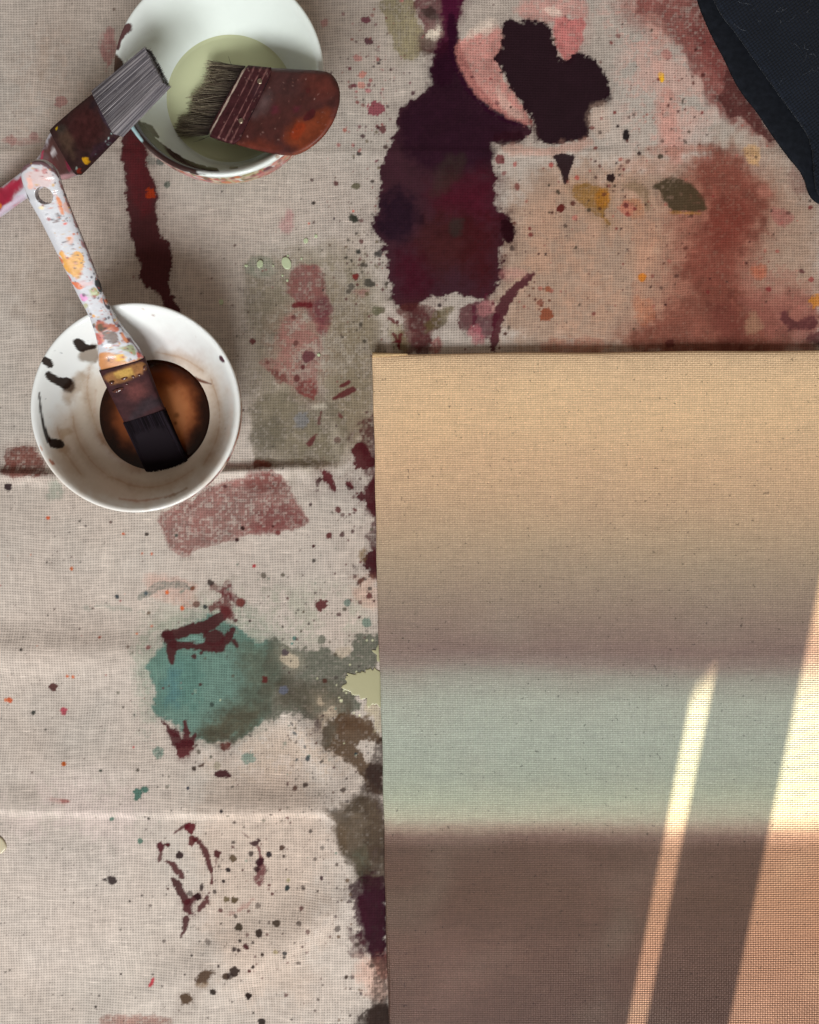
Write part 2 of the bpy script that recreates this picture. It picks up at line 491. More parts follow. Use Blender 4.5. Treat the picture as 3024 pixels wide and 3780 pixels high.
def floor_and_blocker():
    s = 3.0
    me = mesh_from('floor', [(-s, -s, -.004), (s, -s, -.004), (s, s, -.004), (-s, s, -.004)], [(0, 1, 2, 3)], mat=M_FLOOR)
    link('floor', me, kind='structure')
    # unseen boards added to block the sunbeam, gapped to shape its stripes
    yw = -1.0
    def hit(px, py):
        q = P(px, py, 0.0114); d = SUN - q
        t = (yw - q.y) / d.y
        return q.x + d.x * t, q.z + d.z * t
    x1 = (hit(2298, 3700)[0] + hit(2552, 2560)[0]) / 2
    x2 = (hit(2394, 3700)[0] + hit(2632, 2560)[0]) / 2
    x3 = (hit(2682, 3700)[0] + hit(2930, 2560)[0]) / 2
    ztop = hit(2620, 2375)[1]
    top = 0.44
    root = link('sunbeam_blocker', None, kind='structure')
    def board(name, xa, xb, za, zb, t=0.022):
        bm = bmesh.new()
        bmesh.ops.create_cube(bm, size=1)
        for v in bm.verts:
            v.co = Vector((xa + (xb - xa) * (v.co.x + .5), yw - t * (v.co.y + .5), za + (zb - za) * (v.co.z + .5)))
        me = bpy.data.meshes.new(name); bm.to_mesh(me); bm.free(); me.materials.append(M_PAINTW)
        return link(name, me, root)
    w = 0.2
    xx = x1
    for i in range(5):
        board('blocker_board', xx - w + (0 if i == 4 else 0), xx, -0.003, top)
        xx -= w
    rail = board('blocker_rail', x1 + .001, x2 - .001, ztop, top)
    for v in rail.data.vertices:                 # its lower end is cut at a slant
        if v.co.z < ztop + .01: v.co.z += (-.005 if v.co.x < (x1 + x2) / 2 else .002)
    board('blocker_post', x2, x3, -0.003, top)
floor_and_blocker()

# ---------------------------------------------------------------- the drop cloth
def cloth_height(X, Y):
    z = 0.0032 * (fbm(X, Y, 460, 71, 2) + 1) * (0.35 + 0.65 * smooth(1500, 2200, Y)) + 0.0003 * fbm(X, Y, 120, 75, 2)
    def ridge(y0f, amp, w_up, w_dn, env):
        d = Y - y0f
        return amp * env * np.where(d < 0, np.exp(-(d / w_up) ** 2), np.exp(-(d / w_dn) ** 2))
    # photo rows: y grows towards the window
    y1 = 1752 + 14 * np.sin(X / 300.0) - 0.012 * X
    z = z + ridge(y1, 0.0066, 22, 24, smooth(-60, 80, X) * 0 + np.where(X < 520, 0.75, 1.0) * smooth(1330, 900, X))
    y2 = 2975 + 0.012 * X + 8 * np.sin(X / 260.0)
    z = z + ridge(y2, 0.0080, 80, 20, (0.5 + 0.5 * smooth(500, 1000, X)) * smooth(1400, 1180, X))
    y3 = 2405 + 0.01 * X
    z = z + ridge(y3, 0.0050, 70, 90, smooth(900, 300, X))
    y4 = 566 + 0.002 * (X - 1500) + 5 * np.sin(X / 400.0)
    z = z + ridge(y4, 0.0008, 14, 26, 0.8)
    # slanting folds near the lower middle, and soft swells
    for (x0, ya, ang, amp, w, L) in ((820, 3520, 0.5, .0045, 70, 420), (1080, 3460, 0.62, .0055, 60, 330), (300, 2830, -.1, .003, 90, 500),
                                     (1130, 2700, -1.0, .0035, 45, 260), (1230, 1000, 1.5, .0012, 60, 600)):
        ca, sa = math.cos(ang), math.sin(ang)
        u = (X - x0) * ca - (Y - ya) * sa; v = (X - x0) * sa + (Y - ya) * ca
        z = z + amp * np.exp(-(v / w) ** 2 - (u / L) ** 2)
    # flat under the bowls and the stretched canvas
    for b in (B1, B2):
        c = (1512 + b.x * FPX / H, 1890 - b.y * FPX / H)
        r = np.hypot(X - c[0], Y - c[1])
        z = z * smooth(190, 330, r)
    z = z * (1 - smooth(1400, 1480, X) * smooth(1290, 1380, Y))
    return np.maximum(z, 0.0)

F = lambda x, y: (x * 1.753, y * 1.753)
R3 = lambda x, y: (1300 + x, y)
R8 = lambda x, y: (700 + x / 1.54, 700 + y / 1.54)
R6 = lambda x, y: (x / 1.1897, 1900 + y / 1.1897)
R7 = lambda x, y: (x / 1.1897, 2850 + y / 1.1897)
ST = lambda x, y: (1150 + x / 1.5075, 2350 + y / 1.5075)
LB = lambda x, y: (x / 1.725, 2750 + y / 1.725)
MR = lambda x, y: (1350 + x / 1.9167, 600 + y / 1.9167)
RR = lambda x, y: (2100 + x / 1.867, 500 + y / 1.867)
TE = lambda x, y: (800 + x / 2.395, 2050 + y / 2.395)
R2 = lambda x, y: (350 + x / 1.725, y / 1.725)
R1 = lambda x, y: (x / 1.327, y / 1.327)
K7 = lambda x, y: (1350 + x / 1.725, y / 1.725)
Z3 = lambda x, y: (2400 + x / 2.695, y / 2.695)

PLUM = (48, 14, 28); DKPLUM = (30, 11, 20); MAROON = (84, 30, 34); WINE = (64, 20, 26)
def paint_cloth(p):
    P_, L_, D_ = p.poly, p.line, p.dot
    # ---- broad faint washes; those at upper right also paint in its dimmer light
    P_([(560, 520), (800, 500), (820, 980), (560, 990)], (132, 121, 102), .42, 40, 60, 0, T=F)
    P_([(0, 1650), (330, 1640), (320, 2000), (0, 2100)], (205, 190, 180), .25, 40, 90, 0, T=F)
    P_([(60, 480), (200, 480), (210, 640), (40, 700)], (158, 138, 122), .35, 40, 70, 0, T=F)
    P_([(600, 620), (1240, 640), (1250, 1290), (420, 1290)], (164, 132, 108), .42, 50, 80, 0, T=R3)
    P_([(1230, 480), (1725, 500), (1725, 1290), (1200, 1290)], (150, 118, 95), .35, 50, 90, 0, T=R3)
    P_([(800, 1100), (1450, 1100), (1420, 2100), (1000, 2150)], (200, 168, 145), .3, 40, 80, 0, T=R6)
    P_([(1250, 1150), (1470, 1150), (1480, 1900), (1300, 1850)], (215, 175, 150), .35, 40, 60, 0, T=R7)
    P_([(0, 1980), (600, 2000), (560, 2500), (0, 2500)], (196, 180, 168), .3, 40, 90)
    w_ = p.wash
    P_([(620, 600), (1000, 640), (1300, 560), (1560, 640), (1740, 800), (1740, 1310), (540, 1310), (570, 980)], (152, 118, 96), .55, 40, 80, 0, T=R3)
    P_([(1180, 640), (1420, 560), (1600, 760), (1500, 950), (1480, 1080), (1740, 1090), (1740, 1310), (900, 1310), (1120, 1090)], (132, 78, 62), .5, 36, 80, 0, T=R3)
    w_([(600, 620), (1300, 620), (1300, 1290), (560, 1290)], (166, 128, 106), .5, 60, R3)
    w_([(960, 30), (1300, 0), (1400, 300), (1250, 620), (1000, 560)], (184, 138, 126), .5, 60, R3)
    w_([(1150, 560), (1580, 600), (1600, 900), (1460, 1100), (1120, 1250)], (140, 88, 74), .6, 70, R3)
    P_([(1235, 560), (1420, 555), (1560, 740), (1490, 900), (1430, 1010), (1500, 1085), (1740, 1075), (1740, 1310), (960, 1310), (1130, 1140), (1230, 990), (1190, 870)], (134, 82, 68), .68, 30, 60, .12, T=R3)
    P_([(960, -40), (1290, -40), (1420, 260), (1560, 540), (1470, 500), (1330, 400), (1230, 200), (1130, 120), (1000, 80)], (132, 76, 68), .6, 26, 40, .2, T=R3)
    w_([(1350, 980), (1725, 940), (1725, 1300), (1300, 1300)], (140, 88, 76), .6, 60, R3)
    w_([(1500, 480), (1725, 600), (1725, 950), (1480, 900)], (140, 112, 96), .5, 60, R3)
    w_([(900, 0), (1120, 0), (1150, 200), (900, 120)], (180, 128, 118), .45, 50, R3)
    w_([(280, 380), (760, 330), (1120, 420), (1130, 1580), (330, 1580)], (112, 102, 82), .62, 60, R8, .1)
    w_([(400, 700), (800, 600), (800, 1150), (480, 1080)], (140, 95, 88), .5, 50, R8)
    w_([(560, 380), (1300, 280), (1600, 300), (1650, 560), (1300, 600), (640, 760)], (146, 148, 130), .5, 50, R6)
    w_([(850, 950), (1500, 880), (1600, 1190), (900, 1190)], (176, 150, 126), .4, 60, R6)
    w_([(560, 640), (660, 600), (700, 1000), (620, 1010)], (140, 150, 136), .5, 40, R6)
    w_([(0, 100), (500, 100), (450, 900), (0, 900)], (152, 130, 116), .3, 90, R1)
    w_([(1200, 1300), (1480, 1300), (1500, 2000), (1300, 2000)], (196, 156, 134), .4, 60, R7)
    w_([(0, 1100), (700, 1100), (700, 1500), (0, 1500)], (206, 184, 180), .3, 90, R6)
    # ---- olive / grey scrubbed area right of the dark paint bowl
    P_([(310, 420), (400, 360), (480, 390), (570, 420), (570, 700), (500, 850), (420, 830), (330, 770)], (120, 110, 94), .62, 14, 14, .25, T=R8)
    P_([(330, 400), (470, 370), (480, 480), (330, 500)], (128, 138, 122), .45, 12, 14, .2, T=R8)
    P_([(740, 480), (900, 560), (1060, 700), (1140, 930), (1040, 980), (1050, 1600), (900, 1440), (780, 1200), (790, 800)], (114, 100, 80), .6, 16, 22, .3, T=R8)
    P_([(350, 1180), (660, 1130), (840, 1240), (900, 1300), (900, 1450), (840, 1570), (600, 1560), (400, 1570), (350, 1490)], (104, 95, 78), .72, 12, 10, .2, T=R8)
    P_([(360, 1300), (520, 1290), (540, 1480), (360, 1490)], (86, 80, 66), .5, 12, 16, .2, T=R8)
    P_([(380, 1530), (860, 1545), (850, 1575), (400, 1575)], (86, 68, 48), .65, 10, 10, .3, T=R8)
    D_(640, 1310, 28, (110, 112, 118), .6, T=R8, soft=8)
    P_([(820, 1320), (870, 1440), (840, 1560), (810, 1400)], (180, 168, 150), .5, 10, 12, .4, T=R8)
    P_([(690, 1225), (770, 1215), (770, 1240), (700, 1250)], (196, 186, 170), .6, 6, 6, .3, T=R8)
    # pinkish brown brushwork
    P_([(600, 440), (680, 410), (745, 440), (755, 560), (790, 620), (800, 760), (770, 830), (710, 800), (690, 700), (600, 640), (555, 570)], (116, 62, 62), .82, 10, 8, .18, T=R8)
    P_([(700, 640), (790, 620), (800, 770), (720, 800)], (88, 42, 52), .6, 12, 14, .1, T=R8)
    P_([(500, 760), (600, 700), (720, 830), (750, 870), (730, 1080), (715, 1195), (640, 1160), (560, 1110), (450, 1040), (365, 970), (520, 960)], (138, 92, 86), .7, 10, 6, .38, T=R8)
    P_([(440, 1000), (560, 1060), (560, 1115), (460, 1060)], (100, 52, 48), .8, 10, 5, .3, T=R8)
    P_([(600, 1120), (720, 1060), (716, 1198), (690, 1195), (600, 1140)], (112, 50, 48), .85, 8, 4, .2, T=R8)
    P_([(545, 120), (590, 120), (590, 250), (500, 245)], (165, 110, 112), .55, 8, 8, .2, T=R8)
    P_([(930, 570), (1010, 560), (1020, 600), (950, 605)], (130, 80, 76), .6, 8, 8, .2, T=R8)
    for x, y, r, c in ((362, 866, 17, MAROON), (606, 872, 17, (95, 60, 55)), (675, 950, 27, (92, 45, 52)), (645, 1010, 12, MAROON), (610, 1075, 17, (90, 40, 40)),
                       (942, 498, 19, (92, 28, 30)), (1020, 530, 30, (72, 66, 58)), (920, 552, 18, (80, 74, 66)), (1078, 370, 22, (60, 55, 55)), (928, 165, 25, (44, 46, 36)),
                       (960, 354, 13, (40, 40, 40)), (707, 80, 11, (50, 42, 36)), (930, 125, 7, (190, 80, 60)), (680, 195, 7, (190, 90, 70)), (590, 728, 14, (92, 50, 48)),
                       (1090, 690, 26, (92, 84, 68)), (823, 170, 6, (40, 30, 40)), (165, 1000, 6, PLUM), (300, 1255, 9, WINE), (445, 985, 12, (110, 70, 64)),
                       (305, 1925, 10, (45, 24, 22)), (505, 1950, 13, (104, 40, 40)), (690, 1790, 9, (60, 40, 40)), (708, 2025, 8, (90, 20, 30)), (272, 1990, 8, (60, 30, 28)), (963, 1072, 5, (40, 30, 30))):
        D_(x, y, r / 1.54, c, .88, T=R8)
    L_([(600, 658), (690, 658)], [20, 20], (90, 24, 30), .9, 5, T=R8, sc=.65)
    L_([(815, 1192), (870, 1165), (925, 1138)], [6, 22, 26], MAROON, .9, 4, T=R8, sc=.65)
    L_([(862, 1118), (905, 1096)], [14, 18], MAROON, .9, 4, T=R8, sc=.65)
    L_([(682, 1448), (720, 1392)], [22, 10], MAROON, .85, 4, T=R8, sc=.65)
    L_([(735, 1330), (750, 1260)], [10, 5], MAROON, .7, 4, T=R8, sc=.65)
    L_([(385, 1555), (460, 1565)], [20, 12], (92, 50, 36), .8, 6, T=R8, sc=.65)
    # wine splashes against the canvas edge
    P_([(900, 1480), (940, 1440), (990, 1430), (1045, 1500), (1060, 1570), (1000, 1590), (940, 1610), (920, 1560)], (72, 20, 26), .95, 12, 2.5, T=R8)
    P_([(745, 1600), (775, 1588), (808, 1610), (820, 1660), (828, 1715), (800, 1690), (770, 1650)], (80, 20, 28), .95, 7, 2.5, T=R8)
    P_([(715, 1650), (750, 1640), (735, 1680), (730, 1715), (722, 1690)], (60, 22, 26), .9, 7, 2.5, T=R8)
    P_([(890, 1665), (925, 1660), (935, 1690), (900, 1700)], (80, 20, 28), .95, 6, 2.5, T=R8)
    P_([(900, 1760), (980, 1720), (1040, 1640), (1060, 1620), (1070, 1880), (1040, 1860), (1010, 1800), (990, 1760), (920, 1765)], (68, 18, 26), .95, 12, 2.5, T=R8)
    P_([(1290, 80), (1350, -60), (1440, -80), (1440, 180), (1360, 190), (1350, 120)], (58, 14, 22), .96, 14, 2.5, T=TE)
    P_([(1190, 60), (1240, 95), (1245, 130), (1215, 120)], (40, 14, 18), .95, 8, 2.5, T=TE)
    L_([(1295, 210), (1262, 240), (1240, 265)], [26, 30, 6], (54, 14, 20), .95, 4, T=TE, sc=.42)
    P_([(1240, -60), (1330, -90), (1300, 60), (1250, 40)], (128, 104, 72), .8, 14, 8, .2, T=TE)
    P_([(1190, 240), (1430, 180), (1430, 520), (1250, 430)], (190, 142, 118), .4, 20, 30, 0, T=TE)
    # ---- red brush stroke below the dark paint bowl
    P_([(330, 1085), (390, 1060), (470, 1010), (540, 1003), (586, 992), (612, 1040), (640, 1075), (651, 1105), (610, 1118), (520, 1128), (430, 1150), (378, 1180), (352, 1130)], (116, 58, 54), .80, 9, 4, .30, T=F)
    P_([(560, 1060), (630, 1070), (650, 1105), (600, 1118), (520, 1125)], (104, 40, 42), .55, 10, 8, .25, T=F)
    P_([(500, 1000), (585, 992), (600, 1030), (540, 1040)], (104, 46, 42), .6, 10, 8, .2, T=F)
    P_([(200, 1550), (420, 1560), (480, 1580), (300, 1590), (210, 1585)], (110, 40, 34), .55, 8, 8, .3, T=R8)
    P_([(12, 950), (45, 938), (88, 948), (95, 990), (110, 1000), (10, 1012)], (96, 42, 32), .9, 8, 3, .2, T=F)
    D_(37, 1252, 14, (38, 22, 26), .95, T=lambda x, y: (x, 1000 + y / 1.568))
    D_(205, 1815, 26, (128, 138, 124), .55, 36, .3, soft=8, dry=.2)
    # ---- long wine drip upper left
    P_([(255, 240), (300, 285), (308, 330), (314, 370), (330, 398), (335, 425), (330, 455), (342, 495), (360, 522), (362, 548), (352, 590), (358, 612), (372, 640), (385, 690), (348, 690), (342, 630), (318, 608), (300, 606), (292, 560), (284, 520), (275, 470), (266, 420), (262, 370), (258, 320)], WINE, .96, 8, 3, T=F, var=.25)
    P_([(262, 290), (300, 290), (312, 370), (330, 430), (300, 470), (270, 400)], (90, 32, 36), .6, 14, 14, .2, T=F)
    D_(318, 410, 11 * 1.753, (150, 52, 22), .9, T=F)
    P_([(490, 190), (560, 110), (575, 240), (540, 350), (500, 290)], (138, 76, 78), .62, 9, 4, .2, T=R1)
    for x, y, r, c in ((790, 795, 18, (40, 62, 60)), (740, 790, 20, (110, 108, 100)), (822, 905, 15, (52, 72, 62)), (1535, 998, 11, (45, 40, 38)), (1645, 875, 6, (70, 50, 40)), (1718, 430, 12, (85, 25, 35)),
                       (305, 500, 26, (146, 100, 96)), (170, 670, 20, (146, 108, 104)), (60, 690, 24, (148, 112, 106)), (1590, 118, 22, (150, 105, 102)), (560, 48, 8, (80, 60, 50)), (180, 118, 5, (70, 60, 50))):
        D_(x, y, r / 1.327, c, .7, T=R1)
    L_([(20, 690), (100, 700), (200, 690)], [10, 16, 10], (146, 108, 102), .5, 6, T=R1, dry=.3)
    P_([(195, 190), (250, 190), (230, 380), (190, 420)], (150, 128, 112), .4, 14, 16, .3, T=R1)
    P_([(0, 760), (60, 770), (160, 800), (120, 1000), (0, 1000)], (166, 146, 140), .3, 20, 30, 0, T=R1)
    # ---- the plum paint
    P_([(110, -20), (225, -20), (232, 60), (270, 100), (275, 130), (262, 185), (225, 232), (185, 225), (165, 200), (150, 150), (122, 110)], (120, 110, 82), .85, 10, 4, .08, T=R3)
    P_([(225, -30), (400, -30), (380, 100), (360, 190), (280, 200), (252, 160), (262, 120), (245, 60)], (84, 42, 46), .88, 10, 5, .05, T=R3)
    P_([(330, -30), (410, -30), (392, 60), (372, 130), (340, 110), (345, 40)], (86, 18, 48), .75, 10, 12, 0, T=R3)
    P_([(250, 30), (300, 30), (310, 80), (270, 60)], (50, 40, 36), .8, 10, 4, .1, T=R3)
    P_([(240, 120), (290, 110), (300, 180), (270, 220), (250, 190)], (72, 54, 46), .75, 12, 5, .2, T=R3)
    P_([(276, 105), (330, 100), (338, 130), (300, 152), (270, 135)], (196, 184, 168), .92, 10, 3, .05, T=R3)
    big = [(345, 130), (378, 150), (386, 215), (410, 285), (455, 355), (520, 412), (590, 445), (648, 462), (672, 492), (640, 515), (600, 508), (545, 525), (512, 540), (508, 590), (522, 650), (528, 720), (535, 770), (572, 806), (592, 850), (592, 880), (552, 890), (548, 980), (552, 1050), (515, 1085), (470, 1115), (425, 1085), (330, 1085), (255, 1110), (215, 1140), (180, 1138), (148, 1100), (128, 1010), (122, 930), (92, 868), (72, 830), (76, 790), (104, 760), (94, 720), (108, 640), (112, 580), (140, 530), (168, 470), (166, 400), (215, 378), (262, 345), (306, 300), (288, 240), (318, 185)]
    P_([(325, -30), (408, -30), (390, 80), (378, 150), (395, 240), (350, 330), (290, 270), (312, 180), (340, 110)], (64, 16, 40), .94, 10, 6, T=R3)
    P_(big, PLUM, .97, 13, 3.5, T=R3, var=.25)
    P_([(290, 220), (380, 190), (420, 320), (520, 420), (640, 470), (540, 520), (500, 620), (300, 650), (180, 560), (180, 400), (280, 350)], (34, 12, 26), .75, 16, 30, T=R3)
    P_([(300, 680), (520, 640), (530, 760), (520, 850), (300, 780)], (70, 18, 31), .85, 26, 70, T=R3)
    P_([(230, 830), (420, 780), (480, 950), (360, 1010), (240, 980)], (62, 27, 26), .8, 26, 64, T=R3)
    P_([(400, 860), (540, 780), (545, 1040), (450, 1080)], (60, 17, 20), .8, 26, 56, .15, T=R3)
    P_([(140, 930), (240, 920), (300, 1080), (190, 1120)], (62, 15, 28), .8, 26, 56, T=R3)
    P_([(100, 720), (220, 680), (260, 850), (140, 920), (80, 850)], (26, 14, 26), .8, 18, 30, T=R3)
    P_([(330, 580), (430, 570), (390, 660), (300, 740), (290, 680)], (52, 42, 36), .55, 14, 20, .15, T=R3)
    P_([(360, 810), (400, 805), (400, 860), (370, 870)], (46, 44, 40), .6, 10, 12, .1, T=R3)
    P_([(548, 830), (575, 805), (596, 850), (592, 885), (555, 890)], (34, 8, 14), .9, 8, 4, T=R3)
    L_([(368, 60), (374, 160), (392, 230), (430, 310), (500, 395), (580, 440), (640, 462)], [14, 26, 32, 32, 28, 22, 10], (40, 10, 28), .9, 5, 5, T=R3)
    # brown below it, running to the canvas
    P_([(145, 1140), (215, 1130), (300, 1120), (320, 1170), (300, 1230), (260, 1300), (180, 1310), (150, 1240), (200, 1200)], (84, 44, 40), .85, 12, 5, .12, T=R3)
    P_([(200, 1150), (285, 1130), (290, 1300), (225, 1310)], (76, 34, 36), .8, 14, 8, .05, T=R3)
    P_([(300, 1160), (350, 1130), (390, 1128), (350, 1180), (300, 1210), (270, 1230)], (92, 80, 50), .8, 10, 5, .2, T=R3)
    P_([(130, 1180), (200, 1200), (210, 1310), (140, 1310)], (122, 112, 80), .6, 12, 10, .3, T=R3)
    for a_, b_ in (((1450 - 1300, 1265), (1475 - 1300, 1262)), ((1455 - 1300, 1235), (1475 - 1300, 1290)), ((1480 - 1300, 1235), (1470 - 1300, 1285)), ((140, 1175), (170, 1200))):
        L_([a_, b_], [9, 7], (84, 22, 26), .85, 5, T=R3)
    P_([(300, 1255), (325, 1260), (322, 1300), (290, 1300)], (140, 46, 46), .7, 10, 4, .3, T=R3)
    P_([(395, 1135), (445, 1115), (462, 1150), (455, 1200), (420, 1222), (388, 1195)], (84, 44, 48), .9, 7, 3, T=R3)
    P_([(440, 1115), (480, 1110), (500, 1080), (505, 1160), (540, 1150), (520, 1240), (480, 1255), (445, 1210)], (80, 30, 44), .85, 8, 4, T=R3)
    P_([(430, 1210), (470, 1200), (490, 1260), (450, 1280)], (160, 92, 98), .75, 9, 6, .1, T=R3)
    P_([(462, 1115), (530, 1115), (520, 1150), (470, 1170)], (170, 112, 112), .6, 9, 6, .1, T=R3)
    L_([(668, 1014), (620, 1048), (585, 1085), (555, 1130), (540, 1190), (528, 1240), (522, 1290)], [6, 18, 22, 24, 22, 16, 10], (72, 24, 36), .92, 7, 4, T=R3)
    P_([(540, 1000), (600, 990), (650, 1010), (600, 1040), (550, 1030)], (172, 118, 112), .5, 10, 10, .2, T=R3)
    D_(722, 1068, 11, (136, 72, 48), .85, T=R3); D_(718, 1162, 19, (130, 66, 42), .9, 22, T=R3); D_(692, 1118, 13, (120, 66, 52), .8, T=R3)
    for x, y in ((668, 1065), (655, 1092), (705, 1068), (728, 1110), (700, 1130), (690, 1142)):
        D_(x, y, 4.5, (96, 52, 36), .85, T=R3)
    D_(565, 1233, 8, (66, 26, 18), .9, T=R3)
    # pink and black heart-shaped spill
    P_([(385, 165), (430, 125), (480, 110), (548, 95), (560, 150), (545, 240), (560, 290), (612, 372), (655, 435), (665, 468), (600, 448), (520, 402), (455, 345), (412, 280), (390, 215)], (178, 116, 108), .84, 9, 6, .12, T=R3, var=.1)
    P_([(400, 130), (520, 60), (545, 110), (430, 150)], (196, 178, 164), .8, 12, 12, .2, T=R3)
    P_([(540, 310), (580, 380), (640, 440), (600, 440), (540, 390), (525, 340)], (182, 152, 140), .7, 10, 6, .2, T=R3)
    P_([(600, 20), (740, -20), (865, -20), (862, 75), (780, 60), (740, 85), (650, 75), (600, 60)], (180, 116, 108), .6, 14, 10, .3, T=R3)
    P_([(735, 75), (800, 65), (862, 72), (848, 150), (826, 205), (792, 238), (764, 196), (742, 140)], (172, 98, 95), .9, 8, 5, .06, T=R3, var=.08)
    P_([(700, 20), (760, 30), (770, 60), (700, 55)], (200, 182, 168), .7, 12, 8, .2, T=R3)
    P_([(553, 78), (600, 68), (665, 76), (735, 95), (742, 140), (748, 182), (770, 212), (792, 238), (812, 208), (836, 194), (880, 222), (915, 252), (940, 290), (948, 355), (930, 372), (890, 396), (874, 440), (866, 500), (845, 516), (800, 522), (740, 546), (692, 528), (680, 480), (650, 420), (605, 345), (565, 290), (540, 240), (510, 228), (540, 195), (556, 140)], DKPLUM, .985, 10, 2.6, T=R3, var=.2)
    P_([(900, 380), (950, 350), (955, 375), (890, 405)], DKPLUM, .8, 8, 3, .5, T=R3)
    P_([(640, 410), (675, 455), (690, 530), (694, 572), (668, 500)], (60, 36, 36), .7, 8, 4, .5, T=R3)
    P_([(500, 510), (600, 480), (640, 515), (560, 535), (545, 545)], (40, 14, 22), .9, 12, 3, .1, T=R3)
    P_([(545, 540), (680, 545), (830, 530), (900, 515), (850, 560), (700, 580), (560, 575)], (184, 138, 122), .55, 10, 10, .2, T=R3)
    P_([(738, 574), (782, 570), (826, 574), (812, 610), (802, 640), (798, 672), (786, 685), (776, 676), (768, 630), (750, 600)], (33, 17, 23), .97, 3.5, 2.2, T=R3)
    D_(1010, 503, 12, (20, 14, 18), .97, 20, T=R3); D_(952, 660, 19, (28, 14, 18), .97, T=R3, rag=9)
    for x, y, r in ((980, 468, 5), (992, 614, 7), (1018, 599, 8), (975, 604, 5), (985, 625, 4), (1057, 570, 6), (940, 690, 4), (968, 688, 4), (985, 648, 4)):
        D_(x, y, r, (34, 20, 22), .95, T=R3)
    D_(770, 772, 15, (84, 22, 20), .95, T=R3); D_(738, 786, 6, (60, 24, 20), .9, T=R3)
    D_(608, 692, 9, (110, 58, 52), .85, 13, T=R3); D_(545, 590, 17, (100, 34, 40), .85, T=R3); D_(735, 610, 9, (150, 66, 60), .85, T=R3); D_(600, 608, 8, (160, 86, 80), .8, T=R3); D_(828, 658, 9, (160, 70, 66), .85, T=R3); D_(823, 806, 11, (170, 100, 90), .7, T=R3)
    # mustard, olive
    P_([(814, 682), (850, 676), (900, 690), (945, 692), (952, 735), (938, 770), (925, 785), (952, 826), (938, 832), (905, 795), (870, 768), (828, 742), (815, 710)], (128, 92, 42), .88, 7, 4, .06, T=R3)
    P_([(900, 700), (948, 700), (945, 760), (910, 770)], (164, 104, 26), .7, 8, 10, T=R3)
    P_([(985, 690), (1030, 670), (1075, 682), (1096, 720), (1104, 770), (1090, 796), (1070, 750), (1050, 715)], (112, 92, 70), .75, 7, 6, .25, T=R3)
    P_([(985, 760), (1030, 730), (1080, 740), (1075, 800), (1020, 800)], (168, 108, 72), .6, 10, 10, .15, T=R3)
    D_(1012, 770, 24, (168, 100, 84), .7, T=R3, soft=6); D_(1008, 762, 9, (92, 38, 40), .85, T=R3); D_(1016, 795, 9, (140, 62, 56), .8, T=R3)
    P_([(1105, 690), (1150, 668), (1188, 656), (1230, 672), (1272, 692), (1296, 730), (1315, 768), (1305, 786), (1240, 786), (1175, 780), (1150, 750), (1138, 705)], (62, 52, 36), .94, 6, 4, .06, T=R3)
    P_([(1165, 780), (1290, 784), (1280, 796), (1170, 792)], (150, 104, 42), .6, 5, 5, .2, T=R3)
    # rust
    P_([(1270, 560), (1350, 545), (1420, 580), (1475, 640), (1500, 680), (1552, 735), (1545, 775), (1500, 820), (1485, 870), (1450, 930), (1420, 1000), (1430, 1060), (1440, 1110), (1380, 1130), (1290, 1080), (1215, 1010), (1220, 950), (1262, 870), (1310, 790), (1290, 700), (1262, 620)], (110, 56, 46), .76, 26, 34, .14, T=R3)
    P_([(1310, 760), (1440, 720), (1480, 800), (1420, 900), (1350, 950), (1320, 860)], (104, 42, 34), .5, 16, 30, .2, T=R3)
    P_([(1010, 1300), (1090, 1210), (1160, 1150), (1260, 1090), (1380, 1060), (1470, 1085), (1560, 1150), (1590, 1230), (1560, 1300), (1300, 1320)], (116, 66, 54), .80, 24, 26, .12, T=R3)
    P_([(1320, 1120), (1420, 1090), (1460, 1230), (1420, 1310), (1340, 1250)], (96, 46, 40), .6, 16, 26, .15, T=R3)
    P_([(1420, 1080), (1725, 1060), (1725, 1300), (1560, 1290), (1480, 1170)], (140, 88, 78), .55, 20, 20, .25, T=R3)
    P_([(1170, 1255), (1186, 1252), (1186, 1282), (1160, 1284), (1155, 1262)], (92, 44, 40), .85, 4, 3, T=R3)
    P_([(1440, 1235), (1520, 1220), (1500, 1180), (1480, 1140)], (160, 126, 100), .5, 12, 10, .2, T=R3)
    P_([(1570, 1160), (1600, 1140), (1600, 1170), (1640, 1190), (1670, 1160), (1715, 1165), (1715, 1205), (1680, 1220), (1620, 1215), (1580, 1190)], (84, 44, 46), .88, 9, 4, T=R3)
    P_([(1670, 1230), (1740, 1215), (1740, 1280), (1690, 1270)], (80, 42, 44), .85, 9, 5, T=R3)
    P_([(1470, 985), (1520, 980), (1535, 1020), (1500, 1035), (1470, 1015)], (160, 90, 66), .75, 8, 6, .15, T=R3)
    D_(1537, 1068, 11, (124, 50, 50), .9, T=R3); D_(1694, 1032, 10, (140, 66, 62), .85, T=R3); D_(1657, 1002, 12, (90, 46, 48), .85, 7, .3, T=R3); D_(1320, 1030, 4, (50, 20, 24), .9, T=R3); D_(1312, 1078, 7, (110, 46, 42), .9, T=R3)
    P_([(1030, 790), (1110, 800), (1140, 900), (1110, 980), (1060, 1180), (1040, 1180), (1045, 960)], (176, 128, 104), .5, 16, 22, .2, T=R3)
    P_([(1040, 1100), (1110, 1110), (1110, 1190), (1050, 1190)], (172, 106, 76), .55, 14, 12, .2, T=R3)
    D_(1068, 1026, 16, (186, 112, 40), .95, T=R3, rag=3); D_(1722, 1114, 30, (180, 116, 44), .85, T=R3, soft=5)
    P_([(1124, 268), (1148, 266), (1152, 305), (1132, 309)], (212, 158, 34), .97, 2.5, 2.2, T=R3)
    P_([(1448, 540), (1500, 540), (1505, 605), (1470, 615), (1452, 590)], (188, 146, 96), .65, 7, 6, .1, T=R3)
